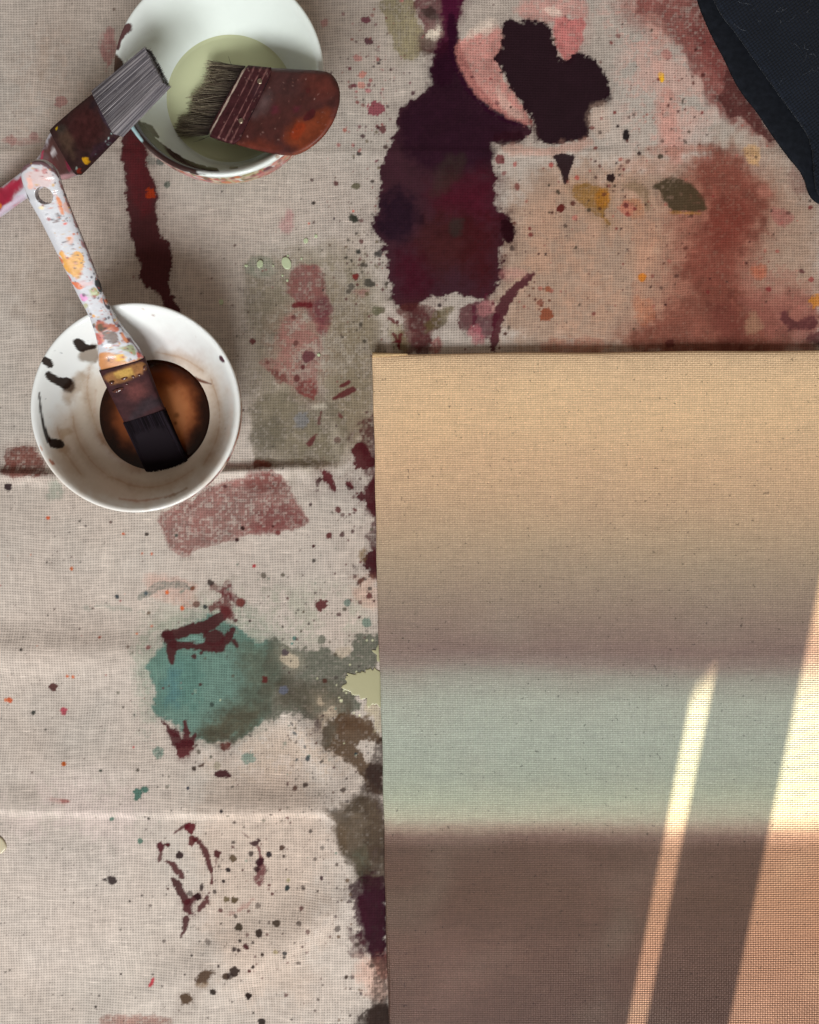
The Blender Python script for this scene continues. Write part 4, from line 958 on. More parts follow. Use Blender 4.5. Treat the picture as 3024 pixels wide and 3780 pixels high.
# ---------------------------------------------------------------- the stretched canvas
def build_canvas():
    zt = 0.0112
    tl, tr, bl = P(*CAN_TL, zt), P(*CAN_TR, zt), P(*CAN_BL, zt)
    ex = (tr - tl); W = ex.length; ex.normalize()
    ey = (tl - bl); Hh = ey.length; ey.normalize()
    def loc(u, v): return u * ex + v * -ey + tl      # u right, v down, metres
    root = link('stretched_canvas', None, label='stretched canvas painted in bands of sand, sage green and dark brown, lit by sun stripes', cat='canvas')
    root.location = (tl.x, tl.y, 0)
    ns = 60
    def loop(ins, z, rad):
        pts = []
        for (cx, cy, a0) in ((W - ins - rad, Hh - ins - rad, 0), (ins + rad, Hh - ins - rad, 90), (ins + rad, ins + rad, 180), (W - ins - rad, ins + rad, 270)):
            for i in range(7):
                a = math.radians(a0 + i * 15)
                pts.append((cx + rad * math.cos(a), cy + rad * math.sin(a), z))
            # straight run to the next corner, subdivided
        return pts
    def dens(pts):
        out = []
        n = len(pts)
        for i in range(n):
            a, b = Vector(pts[i]), Vector(pts[(i + 1) % n])
            m = 60 if (b - a).length > .1 else 1
            for j in range(m): out.append(a.lerp(b, j / m))
        return out
    V = []; rows = 0
    for ins, z, rad in ((.0012, .0012, .002), (.0004, .004, .0024), (0, .012, .0026), (0, .0165, .0028), (.0008, .0180, .003), (.0024, .0192, .0036), (.0052, .0199, .0046), (.010, .0203, .006), (.03, .0203, .008), (.09, .0201, .01)):
        L = dens(loop(ins, z, rad))
        for q in L:
            wob = 0.0004 * math.sin(q.x * 41 + q.y * 23) + .0003 * math.sin(q.y * 97)
            w = loc(q.x + (wob if ins < .004 else 0), q.y + (wob if ins < .004 else 0))
            V.append((w.x - tl.x, w.y - tl.y, q.z * zt / .0203))
        rows += 1; n = len(L)
    f = [tuple(int(i) for i in q) for q in grid_faces(rows, n, True)]
    f.append(tuple(range((rows - 1) * n, rows * n)))
    # painted bands: photo row -> seen colour
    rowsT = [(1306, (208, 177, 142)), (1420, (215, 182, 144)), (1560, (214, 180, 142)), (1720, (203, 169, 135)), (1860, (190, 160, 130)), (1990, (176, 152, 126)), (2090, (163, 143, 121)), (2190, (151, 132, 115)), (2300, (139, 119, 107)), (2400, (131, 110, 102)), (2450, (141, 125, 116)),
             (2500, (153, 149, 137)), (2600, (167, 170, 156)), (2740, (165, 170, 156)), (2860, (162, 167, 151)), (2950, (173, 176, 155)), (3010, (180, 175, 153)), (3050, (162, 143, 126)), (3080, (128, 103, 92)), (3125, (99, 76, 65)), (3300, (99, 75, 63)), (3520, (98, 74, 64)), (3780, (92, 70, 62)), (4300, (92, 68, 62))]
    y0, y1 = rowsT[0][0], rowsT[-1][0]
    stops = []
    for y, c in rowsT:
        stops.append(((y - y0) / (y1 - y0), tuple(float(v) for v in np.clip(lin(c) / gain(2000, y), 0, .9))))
    # local y is -v about; photo row = y0 + v*FPX/(H-zt)
    a = -FPX / (H - zt) / (y1 - y0)
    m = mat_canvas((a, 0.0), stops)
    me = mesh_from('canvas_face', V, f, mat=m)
    bm = bmesh.new(); bm.from_mesh(me); bmesh.ops.recalc_face_normals(bm, faces=bm.faces); bm.to_mesh(me); bm.free()
    link('canvas_face', me, root)
    # folded corner of the cloth, upper left
    V = []
    prof = [(0, 0.0176), (0.0002, .0192), (.0012, .0205), (.0028, .0209), (.0042, .0203), (.0046, .0188)]
    nseg = 24
    for i in range(nseg + 1):
        t = i / nseg; u = .0006 + t * .030
        k = (1 - t) ** 1.2
        for d, z in prof:
            w = loc(u, -.0012 * k + d * (0.35 + .65 * k) - .0004)
            V.append((w.x - tl.x, w.y - tl.y, .0093 + (z - .0176) * .8 * (.55 + .45 * k)))
    f = [tuple(int(i) for i in q) for q in grid_faces(nseg + 1, len(prof))]
    f += [tuple(range(len(prof))), tuple(range(nseg * len(prof), (nseg + 1) * len(prof)))]
    me = mesh_from('corner_fold', V, f, mat=mat_plain('raw_canvas_fold', lin((176, 148, 110)) / .95, .8, .2, 0, 300, .3, .0004))
    link('corner_fold', me, root)
    # wooden stretcher bars behind the cloth
    def bar(u0, v0, u1, v1):
        V = []
        for z in (.0015, .0080):
            for u, v in ((u0, v0), (u1, v0), (u1, v1), (u0, v1)):
                w = loc(u, v); V.append((w.x - tl.x, w.y - tl.y, z))
        f = [(0, 3, 2, 1), (4, 5, 6, 7), (0, 1, 5, 4), (1, 2, 6, 5), (2, 3, 7, 6), (3, 0, 4, 7)]
        link('stretcher_bar', mesh_from('stretcher_bar', V, f, smooth_shade=False, mat=M_BAR), root)
    b = .04; e = .004
    bar(e, e, W - e, e + b); bar(e, Hh - e - b, W - e, Hh - e); bar(e, e + b, e + b, Hh - e - b); bar(W - e - b, e + b, W - e, Hh - e - b)
build_canvas()

# ---------------------------------------------------------------- bowls
INNER = [(0, .0085), (.018, .0086), (.032, .0092), (.040, .0112), (.0470, .0152), (.0522, .0205), (.0570, .0270), (.0622, .0355), (.0674, .0450), (.0724, .0545), (.0768, .0620), (.0788, .0642)]
RIM = [(.0800, .0650), (.0812, .0653), (.0822, .0648), (.0827, .0636)]
OUTER = [(.0822, .0605), (.0818, .0530), (.0800, .0430), (.0766, .0330), (.0710, .0240), (.0625, .0160), (.0530, .0100), (.0450, .0070), (.0425, .0050), (.0420, .0012), (.0412, .0004), (.0385, .0004), (.0375, .0016), (.036, .0042), (.02, .0048), (.0, .0048)]

def resample(pl, n):
    p = chaikin(pl, 2, False)
    d = np.concatenate([[0], np.cumsum(np.hypot(*np.diff(p, axis=0).T))])
    t = np.linspace(0, d[-1], n)
    return np.stack([np.interp(t, d, p[:, 0]), np.interp(t, d, p[:, 1])], 1)

def build_bowl(center, label, paint_in, paint_out, base_in):
    inner = resample(INNER, 90); rim = resample([INNER[-1]] + RIM + [OUTER[0]], 16)[1:-1]; outer = resample(OUTER, 70)
    prof = np.vstack([inner, rim, outer]); nI = len(inner) + len(rim) // 2 + 3
    nt = 480
    th = np.linspace(0, 2 * math.pi, nt, endpoint=False)
    prof[0, 0] = prof[-1, 0] = 1e-5
    R = prof[:, 0][:, None]; Zp = prof[:, 1][:, None]
    Xw = R * np.cos(th)[None]; Yw = R * np.sin(th)[None]; Zw = np.broadcast_to(Zp, Xw.shape)
    # photo position of every point of the glaze
    kx = FPX / (H - Zw)
    PX = 1512 + (Xw + center.x) * kx; PY = 1890 - (Yw + center.y) * kx
    pin = Painter(PX[:nI + 4], PY[:nI + 4], base_in, cell=(1, 1)); pin.rel = False; pin.woven = 0.0
    pin.cell[...] = 0
    paint_in(pin)
    s = np.concatenate([[0], np.cumsum(np.hypot(*np.diff(prof, axis=0).T))])
    U = np.broadcast_to(th[None] * .075 / .00021, Xw.shape)      # unrolled outside, in the same pixel size
    S = np.broadcast_to((s / .00021)[:, None], Xw.shape)
    pout = Painter(U[nI:].copy(), S[nI:].copy(), base_in, cell=(1, 1)); pout.rel = False; pout.woven = 0.0; pout.cell[...] = 0
    paint_out(pout, float(s[nI] / .00021))
    C = np.empty(Xw.shape + (3,), np.float32)
    C[:nI] = pin.c[:nI]; C[nI:] = pout.c
    w = np.linspace(0, 1, 4)[:, None, None]
    C[nI:nI + 4] = pin.c[nI:nI + 4] * (1 - w) + C[nI:nI + 4] * w
    V = np.stack([Xw, Yw, Zw], -1).reshape(-1, 3)
    f = grid_faces(len(prof), nt, True)
    me = mesh_from('bowl', V, f, C.reshape(-1, 3), mat=M_CER)
    o = link('bowl', me, label=label, cat='bowl')
    o.location = (center.x, center.y, 0.0002)
    return o

def z1(x, y): return (x / 1.568, 1000 + y / 1.568)
def in1(p):           # bowl with the pale green water
    T = R2
    p.poly([(250, 1100), (250, 250), (600, -300), (1300, -300), (1500, 300), (1400, 900), (900, 1150)], (226, 234, 226), .5, 20, 60, T=T, var=.04)
    p.poly([(480, 700), (560, 450), (760, 260), (1000, 230), (1220, 420), (1240, 700), (1000, 1000), (700, 1010)], (206, 212, 186), .7, 20, 40, T=T, var=.04)
    m = (80, 40, 42)
    p.poly([(140, 215), (175, 165), (205, 146), (236, 150), (238, 190), (212, 215), (190, 232), (165, 290), (148, 322), (134, 300)], m, .97, 5, 2, T=T)
    p.poly([(108, 330), (135, 345), (160, 372), (184, 400), (190, 440), (180, 490), (118, 500), (104, 410)], (72, 44, 30), .97, 5, 2, T=T)
    p.line([(110, 230), (104, 290), (112, 345)], [8, 12, 10], (110, 112, 108), .8, 4, T=T, sc=.58)
    p.poly([(225, 760), (262, 750), (320, 785), (372, 800), (405, 850), (412, 885), (380, 870), (345, 845), (380, 900), (440, 938), (500, 968), (560, 1005), (640, 1055), (700, 1070), (740, 1068), (785, 1076), (770, 1105), (700, 1085), (640, 1090), (560, 1075), (480, 1045), (400, 985), (320, 905), (255, 830)], (62, 38, 35), .975, 5, 2, T=T)
    arc = [(807 + 372 * math.cos(math.radians(t)), 262 + 372 * math.sin(math.radians(t))) for t in (153, 146, 138, 130, 122, 114, 106, 99, 93)]
    p.line(arc, [14, 26, 34, 34, 30, 28, 26, 20, 8], (54, 33, 31), .98, 8, 2)
    p.line([(245, 765), (300, 845), (375, 920), (470, 985), (560, 1035), (650, 1068), (720, 1080), (778, 1090)], [30, 44, 46, 40, 36, 34, 26, 14], (58, 35, 33), .98, 5, 2, T=T, sc=.58)
    p.line([(230, 790), (265, 850), (300, 895)], [10, 16, 8], (176, 208, 212), .9, 3, T=T, sc=.58)
    p.line([(868, 1070), (905, 1068)], [10, 8], (80, 44, 40), .9, 2, T=T, sc=.58)
    p.line([(660, 1095), (780, 1108), (900, 1085), (1040, 1040), (1120, 990)], [10, 14, 8, 6, 8], (225, 228, 226), .8, 2, T=T, sc=.58)
    p.dot(1162, 995, 9, (150, 100, 60), .6, T=T)
    p.splat(18, 430, 280, 90, 260, .8, 2.2, [(160, 130, 130), (120, 110, 110)], (.3, .7))
def in2(p):           # bowl with the dark brown paint
    T = z1
    p.poly([(230, 1000), (560, 560), (800, 480), (1100, 480), (1290, 640), (1340, 900), (1260, 1180), (1000, 1340), (700, 1370), (400, 1260)], (196, 170, 144), .72, 30, 60, T=T, var=.05)
    p.poly([(560, 420), (900, 330), (1150, 420), (1200, 560), (900, 520), (600, 560)], (200, 190, 188), .5, 30, 50, T=T, var=.04)
    p.poly([(430, 620), (560, 560), (600, 700), (560, 900), (470, 960), (420, 800)], (216, 206, 190), .5, 26, 40, T=T, var=.04)
    br = (150, 118, 82)
    p.poly([(455, 470), (520, 430), (570, 420), (580, 530), (500, 530), (460, 510)], (112, 86, 54), .75, 10, 8, T=T)
    p.poly([(380, 640), (440, 590), (520, 580), (480, 660), (440, 720), (420, 785), (370, 770), (350, 710)], br, .6, 14, 16, T=T)
    p.poly([(360, 660), (420, 615), (442, 650), (425, 705), (380, 705), (358, 690)], (58, 36, 20), .9, 5, 7, T=T)
    p.poly([(340, 930), (390, 910), (420, 940), (380, 960), (350, 990)], (176, 146, 112), .6, 10, 10, T=T)
    p.poly([(340, 1000), (380, 1000), (410, 1040), (380, 1070), (340, 1040)], (140, 108, 78), .7, 10, 10, T=T)
    for q_ in ([(520, 560), (500, 700), (540, 860), (600, 1000)], [(420, 820), (440, 960), (520, 1100), (640, 1200)], [(1220, 620), (1280, 800), (1260, 980), (1180, 1120)], [(640, 1190), (800, 1260), (980, 1240), (1120, 1150)], [(330, 900), (380, 1060), (480, 1190)], [(900, 470), (1060, 500), (1180, 580)]):
        p.line(q_, [10, 40, 46, 12], (170, 138, 108), .45, 8, 16, T=T, sc=.6)
        p.line(q_, [2, 7, 5, 2], (170, 136, 108), .5, 4, 3, T=T, sc=.6)
    dk = (36, 24, 18)
    p.poly([(416, 404), (446, 386), (480, 400), (506, 430), (560, 425), (560, 450), (500, 462), (472, 474), (438, 448)], dk, .98, 2, 1.6, T=T)
    p.poly([(228, 508), (262, 494), (294, 508), (314, 545), (292, 566), (254, 544)], dk, .98, 2, 1.6, T=T)
    p.poly([(256, 600), (278, 576), (316, 600), (352, 618), (396, 612), (430, 640), (388, 696), (330, 664), (282, 640)], dk, .98, 2, 1.6, T=T)
    p.line([(228, 708), (232, 760), (240, 840), (258, 920), (285, 985)], [6, 6, 9, 14, 18], dk, .98, 1.5, 1.6, T=T, sc=.64)
    p.poly([(272, 972), (320, 968), (366, 980), (382, 1020), (320, 1030), (284, 1016)], dk, .98, 2, 1.6, T=T)
    p.dot(228, 708, 5 / 1.5, dk, .95, T=T); p.dot(355, 475, 2.5, (90, 100, 110), .9, T=T); p.dot(263, 739, 1.8, (60, 60, 60), .9, T=T)
    p.poly([(228, 1005), (245, 1020), (252, 1045), (236, 1040)], (190, 140, 116), .85, 3, 2, T=T)
    p.poly([(278, 1085), (300, 1098), (320, 1125), (298, 1118)], (170, 108, 84), .9, 3, 2, T=T)
    p.poly([(815, 218), (838, 220), (832, 228)], (196, 160, 140), .8, 2, 2, T=T); p.poly([(875, 254), (900, 256), (890, 264)], (180, 150, 140), .8, 2, 2, T=T)
    p.poly([(1268, 490), (1285, 492), (1305, 525), (1290, 532), (1272, 515)], (70, 26, 44), .97, 2, 1.6, T=T)
    p.line([(690, 1318), (800, 1335), (930, 1315), (1010, 1290)], [3, 6, 8, 5], (176, 130, 104), .6, 4, 4, T=T, sc=.64)
    p.line([(940, 1318), (1000, 1300), (1080, 1260)], [4, 10, 6], (150, 120, 92), .6, 4, 3, T=T, sc=.64)
    p.line([(1130, 625), (1180, 642), (1225, 655)], [16, 9, 3], (92, 44, 26), .92, 1.5, 2, T=T, sc=.64)
    p.line([(555, 690), (548, 820)], [4, 8], (186, 150, 126), .5, 4, 4, T=T, sc=.64)
    p.poly([(560, 900), (700, 1060), (850, 1150), (800, 1180), (640, 1080), (560, 960)], (160, 110, 78), .5, 12, 18, T=T)
    p.splat(26, 900, 1650, 150, 200, .8, 2.4, [(150, 110, 86), (120, 90, 80), (110, 104, 104)], (.3, .8))
    p.splat(16, 220, 1500, 60, 180, .8, 2.0, [(120, 110, 110), (80, 70, 70)], (.3, .8))
SPL = [(176, 70, 76), (196, 120, 120), (200, 140, 132), (120, 50, 50), (86, 46, 44), (206, 110, 50), (150, 146, 100), (176, 168, 130), (110, 90, 60), (84, 50, 60), (206, 160, 150)]
def out_any(seed, n, zones):
    def f(p, s0):
        random.seed(seed)
        u1 = 2 * math.pi * .075 / .00021
        for a0, a1, cols, m in zones:                 # thick smears where paint ran over the lip
            for _ in range(m):
                u = math.radians(random.uniform(a0, a1) % 360) * .075 / .00021; v = s0 + random.uniform(2, 150)
                rr = random.uniform(8, 30)
                p.dot(u, v, rr, random.choice(cols), random.uniform(.7, .95), rr * random.uniform(.4, .9), random.uniform(-.3, .3), soft=4)
        for _ in range(n):
            u = random.uniform(0, u1); v = s0 + 4 + abs(random.gauss(0, 55))
            r = random.uniform(3, 13) * (1.5 if random.random() < .2 else 1)
            p.dot(u, v, r, random.choice(SPL), random.uniform(.75, 1), r * random.uniform(.5, 1.6), random.uniform(-.4, .4))
        for _ in range(40):
            u = random.uniform(0, u1); v = s0 + random.gauss(60, 60)
            p.dot(u, v, random.uniform(20, 45), random.choice(SPL[1:3] + SPL[6:8] + SPL[-1:]), .4, random.uniform(12, 24), 0, soft=10)
    return f
W1 = np.array([.76, .80, .765]); W2 = np.array([.78, .79, .77])
bowl1 = build_bowl(B1, 'white glazed bowl holding pale green water, maroon paint smeared on its rim', in1, out_any(3, 700, [(195, 262, [(206, 130, 132), (196, 90, 100), (214, 160, 156), (120, 50, 56)], 130), (262, 300, [(206, 190, 160), (150, 146, 96), (190, 180, 140), (206, 120, 60)], 50), (290, 330, [(196, 76, 40), (190, 110, 60), (170, 60, 50)], 40)]), W1)
bowl2 = build_bowl(B2, 'white glazed bowl holding dark brown liquid paint, dark drips on its inner wall', in2, out_any(5, 420, [(285, 380, [(196, 120, 110), (170, 110, 80), (150, 70, 60), (120, 90, 60), (206, 150, 130)], 110)]), W2)

def inner_r(z):
    p = resample(INNER, 200); return float(np.interp(z, p[:, 1], p[:, 0]))

def build_pool(name, center, z, colfn, label):
    nr, nt = 60, 240
    R0 = inner_r(z) + .0006
    V = []; 
    rr = np.linspace(0, 1, nr) ** .8; th = np.linspace(0, 2 * math.pi, nt, endpoint=False)
    X = (rr[:, None] * R0) * np.cos(th)[None]; Y = (rr[:, None] * R0) * np.sin(th)[None]
    Z = z + .0007 * smooth(.95, 1.0, rr)[:, None] + 0 * X
    X[0] *= 0; Y[0] *= 0; X[0] += 1e-5 * np.cos(th); Y[0] += 1e-5 * np.sin(th)
    kx = FPX / (H - z)
    PX = 1512 + (X + center.x) * kx; PY = 1890 - (Y + center.y) * kx
    C = colfn(PX, PY, np.broadcast_to(rr[:, None], X.shape))
    V = np.stack([X, Y, np.broadcast_to(Z, X.shape)], -1).reshape(-1, 3)
    f = grid_faces(nr, nt, True)
    me = mesh_from(name, V, f, C.reshape(-1, 3), mat=M_LIQ)
    o = link(name, me, label=label, cat='paint')
    o.location = (center.x, center.y, 0.0002)
    return o
def green(px, py, r):
    p = Painter(px, py, lin((204, 208, 168)), cell=(1, 1)); p.rel = False; p.woven = 0.0; p.cell[...] = 0
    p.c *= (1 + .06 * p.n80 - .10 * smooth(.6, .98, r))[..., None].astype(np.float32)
    return p.c
def brown(px, py, r):
    p = Painter(px, py, lin((64, 28, 14)), cell=(1, 1)); p.rel = False; p.woven = 0.0; p.cell[...] = 0
    p.poly([(930, 660), (1060, 640), (1120, 730), (1130, 860), (1080, 1010), (980, 1040), (900, 1000), (760, 1000), (660, 900), (670, 800), (760, 700)], (134, 72, 38), .95, 22, 40, T=z1, var=.12)
    p.poly([(960, 700), (1060, 690), (1090, 850), (1040, 960), (980, 900)], (186, 120, 76), .85, 18, 38, T=z1, var=.12)
    p.poly([(860, 540), (1000, 560), (1130, 640), (1000, 640), (860, 620)], (110, 52, 24), .7, 12, 20, T=z1)
    p.dot(1025, 835, 9, (100, 58, 34), .7, T=z1, soft=6); p.dot(1015, 882, 6, (90, 50, 30), .7, T=z1, soft=4)
    p.poly([(600, 800), (680, 700), (760, 760), (740, 900), (640, 960)], (124, 64, 34), .6, 18, 34, T=z1)
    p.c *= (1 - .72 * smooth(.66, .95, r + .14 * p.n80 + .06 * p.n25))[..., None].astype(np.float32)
    return p.c
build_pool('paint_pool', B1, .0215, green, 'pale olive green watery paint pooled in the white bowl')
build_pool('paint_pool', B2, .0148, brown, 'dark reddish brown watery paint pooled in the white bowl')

# ---------------------------------------------------------------- brushes
def sweep(stations, n_len, n_ring, power=4.0):
    """stations: (px, py, full width px, z, half thickness m) along the axis -> verts, pixel coords, rings"""
    S = np.array(stations, float)
    d = np.concatenate([[0], np.cumsum(np.hypot(np.diff(S[:, 0]), np.diff(S[:, 1])))])
    t = np.linspace(0, d[-1], n_len)
    Q = np.stack([np.interp(t, d, S[:, i]) for i in range(5)], 1)
    for it in range(3):                                      # soften the corners of the profile
        Qs = Q.copy(); Qs[1:-1] = .25 * Q[:-2] + .5 * Q[1:-1] + .25 * Q[2:]; Q = Qs
    C = np.array([P(q[0], q[1], q[3]) for q in Q])
    T = np.gradient(C, axis=0); T /= np.linalg.norm(T, axis=1)[:, None]
    Wd = np.cross(T, np.array([0, 0, 1.0])); Wd /= np.linalg.norm(Wd, axis=1)[:, None]
    Up = np.cross(Wd, T)
    a = np.linspace(0, 2 * math.pi, n_ring, endpoint=False)
    ca, sa = np.cos(a), np.sin(a)
    e = 2.0 / power
    cx = np.sign(ca) * np.abs(ca) ** e; cy = np.sign(sa) * np.abs(sa) ** e
    hw = Q[:, 2] * .5 * (H - Q[:, 3]) / FPX
    V = C[:, None, :] + Wd[:, None, :] * (hw[:, None] * cx[None])[..., None] + Up[:, None, :] * (Q[:, 4][:, None] * cy[None])[..., None]
    return V, Q, (C, T, Wd, Up)

def px_of(V):
    k = FPX / (H - V[..., 2])
    return 1512 + V[..., 0] * k, 1890 - V[..., 1] * k

def swept_part(name, stations, n_len, n_ring, mat, paint, base, parent, power=4.0, cut=None):
    V, Q, fr = sweep(stations, n_len, n_ring, power)
    nl, nr, _ = V.shape
    f = [tuple(int(i) for i in q) for q in grid_faces(nl, nr, True)]
    f += [tuple(range(nr))[::-1], tuple(range((nl - 1) * nr, nl * nr))]
    me = mesh_from(name, V.reshape(-1, 3), f)
    if cut is not None:                                      # hanging hole, bored through the plate
        c, axis, rad, depth = cut
        bm = bmesh.new()
        bmesh.ops.create_cone(bm, cap_ends=True, segments=40, radius1=rad, radius2=rad, depth=depth)
        rot = axis.to_track_quat('Z', 'Y').to_matrix().to_4x4()
        bm.transform(Matrix.Translation(c) @ rot)
        mc = bpy.data.meshes.new('cut'); bm.to_mesh(mc); bm.free()
        oc = bpy.data.objects.new('cut', mc); oo = bpy.data.objects.new('tmp', me)
        COL.objects.link(oc); COL.objects.link(oo)
        bm = bmesh.new(); bm.from_mesh(me); bmesh.ops.recalc_face_normals(bm, faces=bm.faces); bm.to_mesh(me); bm.free()
        md = oo.modifiers.new('b', 'BOOLEAN'); md.object = oc; md.operation = 'DIFFERENCE'; md.solver = 'EXACT'
        dg = bpy.context.evaluated_depsgraph_get()
        me2 = bpy.data.meshes.new_from_object(oo.evaluated_get(dg))
        bpy.data.objects.remove(oc); bpy.data.objects.remove(oo)
        me = me2; me.name = name
    bm = bmesh.new(); bm.from_mesh(me); bmesh.ops.recalc_face_normals(bm, faces=bm.faces); bm.to_mesh(me); bm.free()
    co = np.empty(len(me.vertices) * 3, np.float32); me.vertices.foreach_get('co', co); co = co.reshape(-1, 3)
    px, py = px_of(co)
    # small sideways shift by height keeps the paint from running straight down the sides
    p = Painter(px + 3 * np.sin(co[:, 2] * 900), py + 3 * np.cos(co[:, 2] * 1100), base, cell=(1, 1)); p.rel = False; p.woven = 0.0; p.cell[...] = 0
    paint(p)
    if len(me.color_attributes): me.color_attributes.remove(me.color_attributes[0])
    setcol(me, p.c)
    me.materials.clear(); me.materials.append(mat)
    me.polygons.foreach_set('use_smooth', np.ones(len(me.polygons), bool))
    for pl in me.polygons:
        if len(pl.vertices) > 6: pl.use_smooth = False
    return link(name, me, parent), fr, Q

def strands(name, roots, tips, r0, r1, colors, parent, mat, seg=3, bend=None, tipcols=None):
    """many tapered hairs in one mesh"""
    n = len(roots); roots = np.asarray(roots); tips = np.asarray(tips)
    d = tips - roots; L = np.linalg.norm(d, axis=1, keepdims=True); d = d / L
    s1 = np.cross(d, np.array([.13, .21, .97])); s1 /= np.linalg.norm(s1, axis=1, keepdims=True); s2 = np.cross(d, s1)
    V = np.empty((n, seg + 1, 3, 3)); C = np.empty((n, seg + 1, 3, 3))
    for i in range(seg + 1):
        t = i / seg
        c = roots + (tips - roots) * t
        if bend is not None: c = c + bend * (t * t)
        r = (r0 * (1 - t) + r1 * t)
        for j in range(3):
            a = 2 * math.pi * j / 3
            V[:, i, j] = c + (s1 * math.cos(a) + s2 * math.sin(a)) * r
            C[:, i, j] = colors if tipcols is None else colors * (1 - t) + tipcols * t
    base = np.arange(n)[:, None] * (seg + 1) * 3
    q = grid_faces(seg + 1, 3, True)
    f = (base[:, :, None] + q[None]).reshape(-1, 4)
    me = mesh_from(name, V.reshape(-1, 3), f, C.reshape(-1, 3), mat=mat)
    return link(name, me, parent)

def empty(name, loc, label, cat):
    return link(name, None, label=label, cat=cat)

# ---- white-handled flat brush standing in the brown paint
z2 = lambda x, y: (x / 1.487, 500 + y / 1.487)
def zb3(x, y):          # height along the brush (zoom coordinates)
    t = math.hypot(x - 922, y - 1822) / math.hypot(922 - 540, 1822 - 945)
    return 0.0155 + .0585 * t
def st3(x, y, w, th):
    px, py = z2(x, y); return (px, py, w / 1.487, zb3(x, y), th)
br3 = empty('paint_brush', None, 'flat paint brush with paint-spattered white handle, bristles dipped in dark brown paint', 'paint brush')
def paint_h3(p):
    T = z2
    W = lambda *a, **k: p.poly(*a, T=T, **k)
    W([(90, 230), (110, 150), (200, 125), (290, 160), (330, 240), (300, 210), (240, 160), (160, 165), (120, 220)], (86, 40, 46), .9, 5, 3)
    W([(140, 190), (270, 170), (300, 240), (260, 290), (200, 280), (150, 290), (130, 240)], (206, 170, 164), .6, 8, 8)
    W([(135, 235), (175, 230), (180, 290), (150, 290)], (226, 176, 160), .85, 5, 3)
    W([(180, 180), (215, 175), (210, 200)], (170, 84, 84), .85, 4, 2); W([(230, 180), (260, 175), (270, 215), (240, 210)], (168, 84, 80), .8, 5, 2)
    W([(300, 310), (335, 355), (355, 420), (345, 440), (320, 390), (305, 350)], (214, 120, 56), .9, 4, 3)
    W([(340, 380), (370, 360), (385, 410), (400, 440), (360, 420)], (206, 150, 130), .7, 6, 4)
    W([(130, 300), (150, 320), (168, 360), (150, 345)], (48, 34, 46), .95, 2, 2)
    W([(205, 390), (235, 380), (240, 410), (215, 405)], (226, 206, 150), .8, 4, 4)
    W([(345, 482), (368, 480), (366, 496), (346, 496)], (206, 74, 50), .9, 2, 2)
    W([(360, 555), (400, 545), (405, 590), (370, 600)], (216, 168, 150), .7, 6, 4); W([(365, 558), (390, 560), (378, 585)], (206, 124, 40), .9, 3, 2)
    W([(325, 640), (350, 620), (365, 665), (385, 672), (405, 640), (430, 628), (455, 660), (465, 710), (455, 750), (425, 790), (395, 770), (360, 745), (340, 690)], (216, 156, 66), .95, 5, 3, var=.3)
    W([(400, 680), (450, 670), (455, 730), (420, 740)], (226, 172, 86), .7, 6, 6, var=.3)
    W([(315, 650), (335, 680), (360, 740), (350, 735), (325, 690)], (196, 96, 40), .9, 4, 3)
    W([(385, 790), (430, 800), (470, 840), (440, 860), (405, 830), (385, 810)], (206, 100, 44), .9, 5, 3)
    W([(425, 800), (450, 790), (480, 800), (510, 790), (515, 830), (480, 830), (450, 830)], (206, 170, 170), .7, 6, 3)
    W([(430, 870), (460, 862), (490, 890), (460, 912), (440, 905)], (214, 140, 190), .9, 4, 3)
    W([(490, 850), (525, 835), (545, 870), (515, 890), (490, 880)], (150, 156, 96), .9, 5, 3); W([(455, 925), (485, 925), (490, 950), (465, 955)], (170, 170, 126), .8, 4, 4)
    W([(520, 770), (545, 800), (562, 860), (545, 860), (525, 820)], (30, 38, 34), .96, 3, 2)
    W([(560, 880), (590, 930), (605, 950), (595, 965), (570, 910)], (40, 34, 40), .9, 2, 2)
    W([(370, 760), (395, 800), (385, 800), (365, 770)], (176, 40, 50), .9, 2, 2)
    W([(500, 980), (520, 975), (525, 998), (506, 1002)], (206, 142, 50), .95, 3, 2)
    W([(520, 1020), (560, 1015), (590, 1040), (620, 1030), (660, 1070), (640, 1090), (600, 1060), (560, 1080), (530, 1060)], (178, 88, 56), .9, 7, 3)
    W([(555, 1075), (600, 1065), (650, 1095), (655, 1130), (610, 1145), (570, 1120)], (98, 72, 56), .92, 6, 3)
    W([(535, 1035), (580, 1040), (570, 1075), (545, 1070)], (92, 80, 60), .9, 5, 3)
    W([(525, 1080), (560, 1085), (575, 1130), (540, 1150), (525, 1120)], (196, 96, 80), .9, 6, 3)
    W([(650, 1080), (690, 1090), (720, 1130), (700, 1140), (660, 1110)], (196, 110, 50), .85, 6, 3)
    W([(540, 1190), (600, 1185), (650, 1230), (720, 1240), (780, 1215), (800, 1240), (700, 1275), (560, 1310), (545, 1260)], (196, 126, 60), .9, 8, 4, var=.3)
    W([(625, 1205), (680, 1200), (690, 1225), (640, 1238)], (226, 172, 36), .95, 4, 2)
    W([(690, 1150), (740, 1160), (745, 1200), (700, 1200), (660, 1175), (640, 1160)], (136, 140, 92), .85, 7, 4)
    W([(740, 1180), (790, 1200), (800, 1230), (760, 1220)], (186, 70, 50), .9, 5, 3); W([(545, 1300), (690, 1255), (795, 1222), (800, 1236), (690, 1272), (560, 1318)], (84, 66, 44), .85, 4, 4)
    W([(450, 560), (480, 620), (520, 720), (510, 725), (470, 640), (440, 570)], (122, 50, 52), .75, 4, 3)
    W([(330, 240), (370, 350), (440, 520), (432, 530), (365, 370), (322, 250)], (130, 60, 56), .8, 5, 2)
